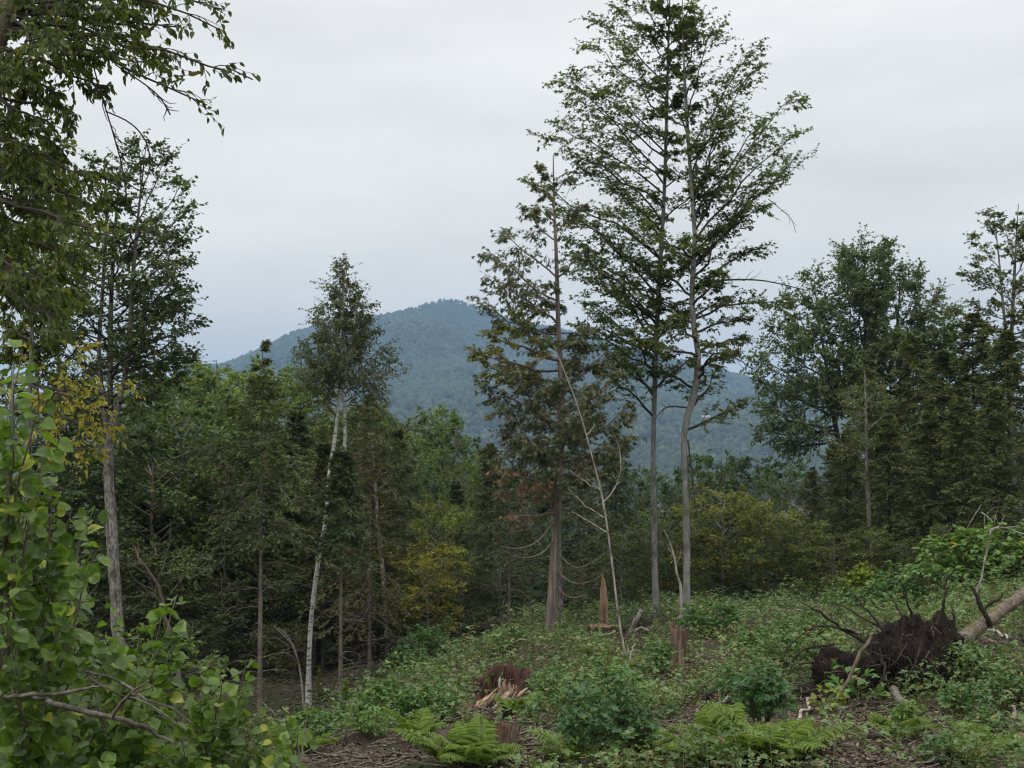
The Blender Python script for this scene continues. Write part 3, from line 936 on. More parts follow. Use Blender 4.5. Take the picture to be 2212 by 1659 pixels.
# ---- the leafy maple on the left
DL = 28
left_p = dict(n_sub=8, sub_ratio=.36, sub_max=1.2, t0=.2, flat=.26, n_twig=4, twig=.38, n_leaf=7, leaf=.095, aspect=.7, shape='diamond', droop=.35, up_noise=.55)
hero_tree('maple_tree', 'dense dark maple with mottled forked trunk near the yellow-leaved branch', 'tree',
          [[(266, 1560, DL, 30), (258, 1400, DL, 27), (247, 1250, DL, 25), (240, 1120, DL, 23), (234, 1000, DL, 22), (240, 930, DL, 20), (262, 850, DL, 13), (278, 760, DL, 12), (286, 620, DL, 9),
            (297, 480, DL, 6), (310, 360, DL, 3), (316, 310, DL, 1.5)],
           [(236, 960, DL, 14), (224, 880, DL, 11), (214, 760, DL, 9), (222, 620, DL, 8), (230, 480, DL, 6), (226, 340, DL, 2)],
           [(240, 940, DL + .3, 14), (238, 800, DL + .3, 12), (240, 650, DL + .4, 10), (250, 480, DL + .4, 6), (262, 330, DL + .4, 2)]],
          [(0, 480, 365, 330, .5), (0, 520, 400, 395, -.6), (0, 580, 405, 440, .7), (0, 600, 422, 480, -.3), (0, 640, 395, 520, 1.), (0, 650, 405, 560, -.8), (0, 700, 390, 590, .4),
           (0, 720, 412, 640, -.5), (0, 760, 436, 690, .3), (0, 780, 400, 720, -1.), (0, 800, 380, 760, .8), (0, 820, 350, 790, -.6), (0, 430, 340, 310, .3), (0, 400, 300, 296, -.3),
           (2, 420, 270, 300, .4), (1, 420, 190, 330, -.4), (1, 500, 150, 380, .5), (1, 560, 120, 450, -.7), (1, 620, 110, 540, .6), (1, 680, 105, 600, -.9), (1, 760, 120, 690, .5),
           (1, 800, 110, 750, -.4), (1, 850, 130, 800, .6), (2, 600, 310, 480, -1.4), (2, 700, 330, 600, 1.4), (2, 760, 180, 660, -1.5), (2, 820, 320, 720, -1.6), (2, 860, 190, 780, 1.4),
           (0, 700, 340, 650, 1.5), (0, 640, 350, 560, -1.4), (0, 860, 340, 860, .8), (0, 840, 400, 810, .5), (0, 870, 360, 840, -1.2), (1, 900, 140, 880, .9), (1, 880, 90, 850, -.8), (2, 900, 300, 880, 1.6), (2, 880, 170, 840, -1.6), (0, 800, 430, 760, .9)],
          28, M['bark_mottled'], M['left_leaf'], auto=[(2, 880, 380, 20, 2.2, 1.0, .4), (0, 780, 400, 8, 1.5, .8, .4), (1, 800, 400, 12, 1.6, .8, .4)], gp=left_p, bark_limb=M['bark_dark'])

# ---- the near tree whose branches hang in at the top corner
DN = 10.5
beech_p = dict(n_sub=8, sub_ratio=.34, sub_max=.6, sub_min=.12, t0=.15, flat=.4, n_twig=4, twig=.17, n_leaf=5, leaf=.062, aspect=.55, shape='oval', droop=.85, up_noise=.7, twig_droop=.2)
hero_tree('beech_tree', 'near overhanging beech with drooping leafy boughs and bare hanging twigs against the sky', 'tree',
          [[(-230, 2000, DN, 80), (-210, 1500, DN, 74), (-180, 1000, DN, 68), (-130, 600, DN, 62), (-60, 250, DN, 56), (0, 60, DN, 48), (60, -80, DN, 40), (110, -220, DN, 30)]],
          [(0, -60, 330, 5, .3), (0, -100, 400, -10, -.3, 1), (0, -120, 470, 20, .2, 1), (0, -40, 472, 60, -.2, 1), (0, 30, 522, 165, .2, 1), (0, 60, 440, 226, -.2, 1), (0, 10, 380, 60, .2, 1), (0, 20, 300, 60, .5), (0, 60, 290, 130, -.5),
           (0, 90, 230, 205, .3), (0, 100, 180, 120, -.6), (0, 80, 130, 60, .5), (0, 130, 120, 200, -.2), (0, 160, 60, 200, .5), (0, 200, 100, 270, -.5), (0, 40, 200, 40, .2), (0, 0, 240, 10, -.6),
           (0, 250, 150, 330, .3), (0, 280, 60, 330, -.6), (0, 300, 130, 400, .6), (0, 330, 190, 440, .1), (0, 380, 70, 450, .5), (0, 420, 150, 500, -.5), (0, 450, 50, 540, .3), (0, 480, 180, 560, .6),
           (0, 520, 100, 600, -.4), (0, 560, 40, 660, .5), (0, 240, 30, 280, .9), (0, 350, 20, 390, .8), (0, 150, 20, 130, .9), (0, 60, 60, 20, .8),
           (0, -20, 150, 0, .9), (0, -60, 200, -20, -.9), (0, 50, 360, 110, .4), (0, -80, 280, 30, .8), (0, 30, 100, 110, -1.), (0, 120, 200, 160, .9), (0, 300, 200, 380, -.6), (0, 340, 90, 380, 1.), (0, 400, 200, 480, -.8), (0, 440, 110, 500, 1.), (0, 500, 60, 600, -.9), (0, 540, 160, 620, .9), (0, 560, 100, 680, -.9), (0, 220, 160, 240, .8), (0, 180, 60, 150, -.9)],
          29, M['bark_brown'], M['beech_leaf'],
          sets={0: (M['beech_leaf'], dict(beech_p, n_leaf=6, n_twig=5)), 1: (M['left_leaf'], dict(beech_p, n_sub=6, n_twig=3, n_leaf=3, t0=.4, leaf=.072, sub_max=.4))}, bark_limb=M['bark_dark'], limb_r=.1, limb_bow=-.06, reach=1.,
          bare=[[(196, 120, DN, 3.5), (212, 180, DN, 3), (230, 240, DN, 2.6), (248, 300, DN, 2), (266, 370, DN, 1.4), (275, 440, DN, 1)],
                [(228, 240, DN, 1.8), (280, 265, DN, 1.4), (312, 300, DN - .2, 1.1), (326, 345, DN - .3, .8)],
                [(250, 140, DN, 2), (310, 180, DN - .2, 1.6), (345, 210, DN - .3, 1.2), (368, 248, DN - .3, .8)],
                [(500, 150, DN, 1.5), (525, 162, DN, 1.), (546, 172, DN, .7)]])
hero_tree('birch_sapling', 'slender pale-stemmed sapling with hanging yellow leaves behind the aspen column', 'sapling',
          [[(20, 1700, 13, 15), (38, 1400, 13, 13), (48, 1150, 13, 11), (58, 980, 13, 10), (68, 760, 13, 9), (72, 560, 13, 8), (66, 400, 13, 5), (58, 260, 13, 2)]],
          [(0, 800, 180, 745, -.6, 1), (0, 830, 275, 845, -.7, 1), (0, 850, 250, 935, -.9, 1), (0, 830, 130, 900, -.6, 1), (0, 900, 100, 980, -.5, 1), (0, 880, 190, 985, -.8, 1), (0, 820, 230, 890, -1., 1), (0, 860, 85, 860, -.6, 1),
           (0, 500, 160, 400, .3), (0, 560, 10, 480, -.3), (0, 600, 180, 540, .4), (0, 640, 0, 580, .3), (0, 700, 170, 650, -.3), (0, 740, 20, 700, .3), (0, 760, 150, 720, .5), (0, 450, 20, 340, .2), (0, 400, 120, 300, .4),
           (0, 680, 110, 620, -.6), (0, 540, 100, 450, -.6), (0, 780, 10, 760, .5), (0, 620, 60, 560, .8)],
          30, M['bark_grey'], M['beech_leaf'],
          sets={0: (M['beech_leaf'], dict(beech_p, n_sub=10, n_leaf=7, n_twig=6)), 1: (M['yellow_leaf'], dict(beech_p, n_sub=6, n_twig=3, n_leaf=4, leaf=.064, aspect=.55, sub_max=.35, t0=.35))},
          limb_r=.35, bark_limb=M['bark_dark'])

# ---- the leaning bare sapling, and small crooked stems by the maples
hero_tree('bare_sapling', 'long thin pale bare sapling leaning across in front of the cedar', 'sapling',
          [[(1352, 1420, 30, 6), (1345, 1385, 30, 5.5), (1336, 1330, 30, 5.2), (1325, 1240, 30, 4.8), (1312, 1140, 30, 4.4), (1298, 1060, 30, 4), (1280, 990, 30, 3.4), (1258, 910, 30, 2.6), (1238, 850, 30, 2.8), (1210, 780, 30, 1.8), (1200, 755, 30, 1.2)]],
          [(0, 1060, 1225, 1010, -.3), (0, 1120, 1220, 1050, .3), (0, 1100, 1290, 1040, .5)], 31, M['dead_wood'], M['cedar_leaf'], gp=dict(n_sub=2, n_twig=2, n_leaf=1, leaf=.03),
          bare=[[(1303, 1085, 30, 3.5), (1325, 1060, 30, 3), (1340, 1020, 30, 2.5), (1338, 970, 30, 2), (1325, 935, 30, 1)],
                [(1268, 940, 30, 3), (1280, 925, 30, 2), (1285, 915, 30, 1)],
                [(1310, 1150, 30, 3), (1270, 1125, 30.3, 2.4), (1235, 1105, 30.4, 1.5)]])
hero_tree('bare_sapling', 'kinked dead sapling standing against the trunk of the crooked maple', 'sapling',
          [[(1473, 1350, 34, 7), (1471, 1300, 34, 6.5), (1470, 1265, 34, 6), (1462, 1240, 34, 5), (1458, 1210, 34, 4.5), (1448, 1175, 34, 3.5), (1434, 1145, 34, 2)]],
          [(0, 1200, 1440, 1180, .2), (0, 1220, 1475, 1190, -.2)], 32, M['dead_wood'], M['cedar_leaf'], gp=dict(n_sub=2, n_twig=1, n_leaf=1, leaf=.03))


# =====================================================================
# kinds of background tree: one of each is built, then copied
# =====================================================================
def conifer_geo(rng, H, hb, rmax, n_branch, kb=14, kn=5, needle=.10, width=.035, droop=.15, dead=20, top_thin=.0, shape_pow=.8, r_trunk=.10, ragged=.35, spray=.3):
    f = (np.arange(n_branch) + rng.rand(n_branch)) / n_branch
    z = hb + (H - hb) * f ** 1.0
    az = np.arange(n_branch) * 2.4 + rng.normal(0, .3, n_branch)
    R = rmax * (1 - ((z - hb) / (H - hb))) ** shape_pow * rng.uniform(1 - ragged, 1.1, n_branch) + .05
    if top_thin:
        R = R * np.where(z > H * (1 - top_thin), .35, 1)
    if top_thin:
        kp = (z < H * (1 - top_thin)) | (rng.rand(n_branch) < .3)
        z, az, R, f = z[kp], az[kp], R[kp], f[kp]
        n_branch = len(z)
    A = np.stack([0 * z, 0 * z, z], -1)
    up = .35 - .75 * (1 - f) + rng.normal(0, .16, n_branch)
    B = A + np.stack([np.cos(az) * R, np.sin(az) * R, R * (up - droop)], -1)
    limbs = curve(rng, A, B, 5, UP[None] * (R * .06)[:, None] * rng.uniform(-1.5, 2., (n_branch, 1)), .04)
    rl = np.clip(R * .014, .006, .03)
    wood = [tubes(limbs, rl[:, None] * np.array([1, .8, .6, .4, .2])[None], 3)]
    sl = np.repeat(np.arange(n_branch), kb)
    t = np.tile((np.arange(kb) + .5) / kb, n_branch) * .9 + .1
    p, T = on_paths(limbs, sl, t)
    D = side_dirs(rng, T, rng.uniform(.5, 1.1, len(t)), spray)
    D[:, 2] -= .12 + spray * .3
    D = nrm(D)
    ln = (R[sl] * .42 * (1.05 - t) + .10) * rng.uniform(.7, 1.2, len(t))
    br = curve(rng, p, p + D * ln[:, None], 3, None, .03)
    ll = np.repeat(np.arange(len(br)), kn * 2)
    lt = np.tile(np.repeat((np.arange(kn) + .6) / kn, 2), len(br))
    c, cT = on_paths(br, ll, np.clip(lt, 0, 1))
    cD = side_dirs(rng, cT, rng.uniform(.3, .9, len(ll)), .3)
    LG = leaves(c, cD, UP[None] + rng.normal(0, .5, (len(ll), 3)), needle * rng.uniform(.7, 1.3, len(ll)), np.full(len(ll), width), 'needle')
    tz = np.linspace(0, 1, 14)
    wob = np.cumsum(rng.normal(0, .012, (14, 2)), 0) * H * .08
    tp = np.stack([wob[:, 0] * 0, wob[:, 1] * 0, tz * H], -1)
    trunk = tube(tp, np.maximum(r_trunk * (1 - tz * .94), .008) * np.where(tz < .02, 1.3, 1), 8)
    dl = None
    if dead:
        zd = rng.uniform(.06 * H, hb + .15 * (H - hb), dead)
        az = rng.rand(dead) * 6.28
        L = rmax * rng.uniform(.3, .85, dead)
        A = np.stack([0 * zd, 0 * zd, zd], -1)
        B = A + np.stack([np.cos(az) * L, np.sin(az) * L, L * rng.uniform(-.35, .1, dead)], -1)
        q = curve(rng, A, B, 5, UP[None] * (L * .08)[:, None], .03)
        dl = [tubes(q, np.array([[.014, .011, .008, .006, .004]]).repeat(dead, 0), 3)]
        k = 5
        s2 = np.repeat(np.arange(dead), k)
        p2, T2 = on_paths(q, s2, rng.uniform(.3, 1, len(s2)))
        D2_ = side_dirs(rng, T2, rng.uniform(.4, 1, len(s2)), .3)
        l2 = L[s2] * rng.uniform(.1, .35, len(s2))
        dl.append(tubes(curve(rng, p2, p2 + D2_ * l2[:, None], 3, None, .05), np.array([[.006, .005, .003]]).repeat(len(s2), 0), 3))
    return trunk, wood, dl, LG


def conifer(name, label, seed, bark, leafm, loc, color=(1, 1, 1), rz=0., **kw):
    rng = np.random.RandomState(seed)
    trunk, wood, dl, LG = conifer_geo(rng, **kw)
    r = thing(name, label, 'tree', loc, rz)
    obj('trunk', mesh('trunk', [trunk] + wood + (dl or []), True), bark, r)
    c = obj('crown', [LG], leafm, r)
    for ch in r.children:
        ch.color = (*color, 1)
    r['H'] = kw['H']
    return r


def broad_geo(rng, H, hb, rmax, n_limb, gp, r_trunk=.13, up=.7, profile=None):
    f = (np.arange(n_limb) + rng.rand(n_limb)) / n_limb
    z = hb * .8 + (H * .86 - hb * .8) * f
    az = np.arange(n_limb) * 2.4 + rng.normal(0, .5, n_limb)
    prof = profile(f) if profile else np.sin(np.pi * np.clip(.15 + .8 * f, 0, 1)) ** .6
    R = rmax * prof * rng.uniform(.6, 1.12, n_limb) + .15
    tz = np.linspace(0, 1, 14)
    wob = np.cumsum(rng.normal(0, .02, (14, 2)), 0) * H * .06
    wob -= wob[:1]
    tp = np.stack([wob[:, 0], wob[:, 1], tz * H * .94], -1)
    A = np.stack([np.interp(z, tp[:, 2], tp[:, 0]), np.interp(z, tp[:, 2], tp[:, 1]), z], -1)
    B = A + np.stack([np.cos(az) * R, np.sin(az) * R, R * up * rng.uniform(.5, 1.4, n_limb)], -1)
    B[:, 2] = np.minimum(B[:, 2], H * rng.uniform(.95, 1.02, n_limb))
    limbs = curve(rng, A, B, 6, UP[None] * (R * .05)[:, None], .03)
    trunk = tube(tp, np.maximum(r_trunk * (1 - tz * .93), .01) * np.where(tz < .02, 1.3, 1), 8)
    WG, LG = grow(rng, limbs, np.clip(R * .011, .009, .035), **gp)
    return trunk, [p for w in WG for p in w], LG


def broadleaf(name, label, seed, bark, leafm, loc, color=(1, 1, 1), rz=0., cat='tree', **kw):
    rng = np.random.RandomState(seed)
    trunk, wood, LG = broad_geo(rng, **kw)
    r = thing(name, label, cat, loc, rz)
    obj('trunk', mesh('trunk', [trunk] + wood, True), bark, r)
    obj('crown', [LG], leafm, r)
    for ch in r.children:
        ch.color = (*color, 1)
    r['H'] = kw['H']
    return r


def base_at(u, d):
    b = on_ground(u, d, -.06)
    return b


def top_scale(u, vtop, d, H):
    b = base_at(u, d)
    return (P(u, vtop, d)[2] - b[2]) / H


# ---- single conifers with bare stems in front of the woods
def front_conifer(label, u, d, vtop, vcrown, wcrown, seed, w, leafm='conifer_leaf', bark='bark_spruce', color=(1, 1, 1), **kw):
    b = base_at(u, d)
    H = P(u, vtop, d)[2] - b[2]
    hb = P(u, vcrown, d)[2] - b[2]
    return conifer('spruce_tree', label, seed, M[bark], M[leafm], b, color, H=H, hb=hb, rmax=px(wcrown, d), r_trunk=px(w, d) / 2, **kw)


front_conifer('bare-stemmed spruce topped by a thin dark spire, standing before the hillside', 565, 30, 735, 1150, 150, 41, 13, n_branch=85, dead=34, top_thin=.10, kb=13, ragged=.6, shape_pow=.85, droop=.25, needle=.12, color=(1.5, 1.5, 1.2))
front_conifer('short dark spruce with dense pointed top right beside the white birch', 738, 31, 975, 1180, 95, 42, 11, n_branch=70, dead=30, kb=13, shape_pow=.9, ragged=.5, needle=.12, color=(1.1, 1.25, 1.1))
front_conifer('thin brownish spruce between the white birch and the grey birch', 800, 35, 860, 1330, 120, 43, 9, n_branch=80, dead=36, kb=11, ragged=.5, color=(1.9, 1.5, 1.2))
front_conifer('thin half-dead spruce stem in the dark woods under the bright crowns', 487, 38, 1000, 1290, 85, 44, 8, n_branch=55, dead=34, kb=11, ragged=.5, color=(1.4, 1.2, 1.1))
front_conifer('faint grey spruce stem deep in shade between the aspens and the spired spruce', 432, 40, 1040, 1300, 85, 45, 7, n_branch=50, dead=30, kb=10, color=(1.2, 1.1, 1.))
front_conifer('slim dead-limbed spruce left of the yellow-leaved young maple', 776, 40, 930, 1300, 75, 46, 8, n_branch=50, dead=34, kb=10, color=(1.7, 1.4, 1.1))
front_conifer('thin bare-limbed spruce stem left of the white cedar trunk', 1100, 38, 1010, 1200, 80, 47, 8, n_branch=45, dead=30, kb=10, color=(1.3, 1.3, 1.1))

# ---- kinds
KIND = {}
ARCH = {}


def arche(kind, make):
    """the first placed tree of a kind is the built one itself; later ones are copies"""
    ARCH[kind] = [make, None]


gp_b = dict(n_sub=7, sub_ratio=.4, sub_max=1.6, t0=.25, flat=.45, n_twig=5, twig=.5, n_leaf=7, leaf=.17, aspect=.75, shape='diamond', droop=.35, up_noise=.6)
gp_u = dict(n_sub=6, sub_ratio=.4, sub_max=1.0, t0=.2, flat=.4, n_twig=5, twig=.36, n_leaf=6, leaf=.115, aspect=.7, shape='diamond', droop=.3, up_noise=.5)
arche('broad_a', lambda: broadleaf('broadleaf_tree', 'x', 51, M['bark_brown'], M['broad_leaf'], (0, 0, 0), H=14., hb=3.0, rmax=3.6, n_limb=46, gp=gp_b))
arche('broad_b', lambda: broadleaf('broadleaf_tree', 'x', 52, M['bark_grey'], M['broad_leaf'], (0, 0, 0), H=13., hb=2.0, rmax=3.2, n_limb=44, gp=gp_b, up=.95))
arche('broad_c', lambda: broadleaf('broadleaf_tree', 'x', 53, M['bark_brown'], M['broad_leaf'], (0, 0, 0), H=12., hb=1.5, rmax=4.0, n_limb=48, gp=gp_b, up=.5))
arche('under_a', lambda: broadleaf('young_maple', 'x', 54, M['bark_grey'], M['under_leaf'], (0, 0, 0), H=5.5, hb=.7, rmax=1.8, n_limb=30, gp=gp_u, r_trunk=.04, up=.6))
arche('under_b', lambda: broadleaf('young_maple', 'x', 55, M['bark_brown'], M['under_leaf'], (0, 0, 0), H=4.5, hb=.4, rmax=1.9, n_limb=28, gp=dict(gp_u, flat=.3), r_trunk=.035, up=.4))
arche('con_a', lambda: conifer('fir_tree', 'x', 56, M['bark_spruce'], M['conifer_leaf'], (0, 0, 0), H=14., hb=2.5, rmax=2.7, n_branch=130, dead=20, kb=15, kn=5, needle=.19, width=.06))
arche('con_b', lambda: conifer('fir_tree', 'x', 57, M['bark_dark'], M['conifer_leaf'], (0, 0, 0), H=13., hb=4.0, rmax=2.6, n_branch=120, dead=30, kb=14, kn=5, needle=.18, width=.055, ragged=.65, spray=.5))
arche('con_c', lambda: conifer('tamarack_tree', 'x', 58, M['bark_dark'], M['conifer_leaf'], (0, 0, 0), H=12., hb=2.2, rmax=2.4, n_branch=115, dead=34, kb=15, kn=5, needle=.18, width=.055, ragged=.75, droop=.12, shape_pow=.65, spray=.55))


def place(kind, u, d, vtop, label, wide=1., color=(1, 1, 1), rz=None, group=None):
    make, proto = ARCH[kind]
    k = int(u * 7 + d * 13) % 628
    rz = k / 100. if rz is None else rz
    b = base_at(u, d)
    if proto is None:
        proto = make()
        ARCH[kind][1] = proto
        r = proto
        r['label'] = label
        r.location = b
        r.rotation_euler = (0, 0, rz)
        for ch in r.children:
            ch.color = (*color, 1)
        s = top_scale(u, vtop, d, proto['H'])
        r.scale = (s * wide, s * wide, s)
    else:
        s = top_scale(u, vtop, d, proto['H'])
        r = copy_tree(proto, label, b, rz, (s * wide, s * wide, s), color=color)
    if group:
        r['group'] = group
    return r


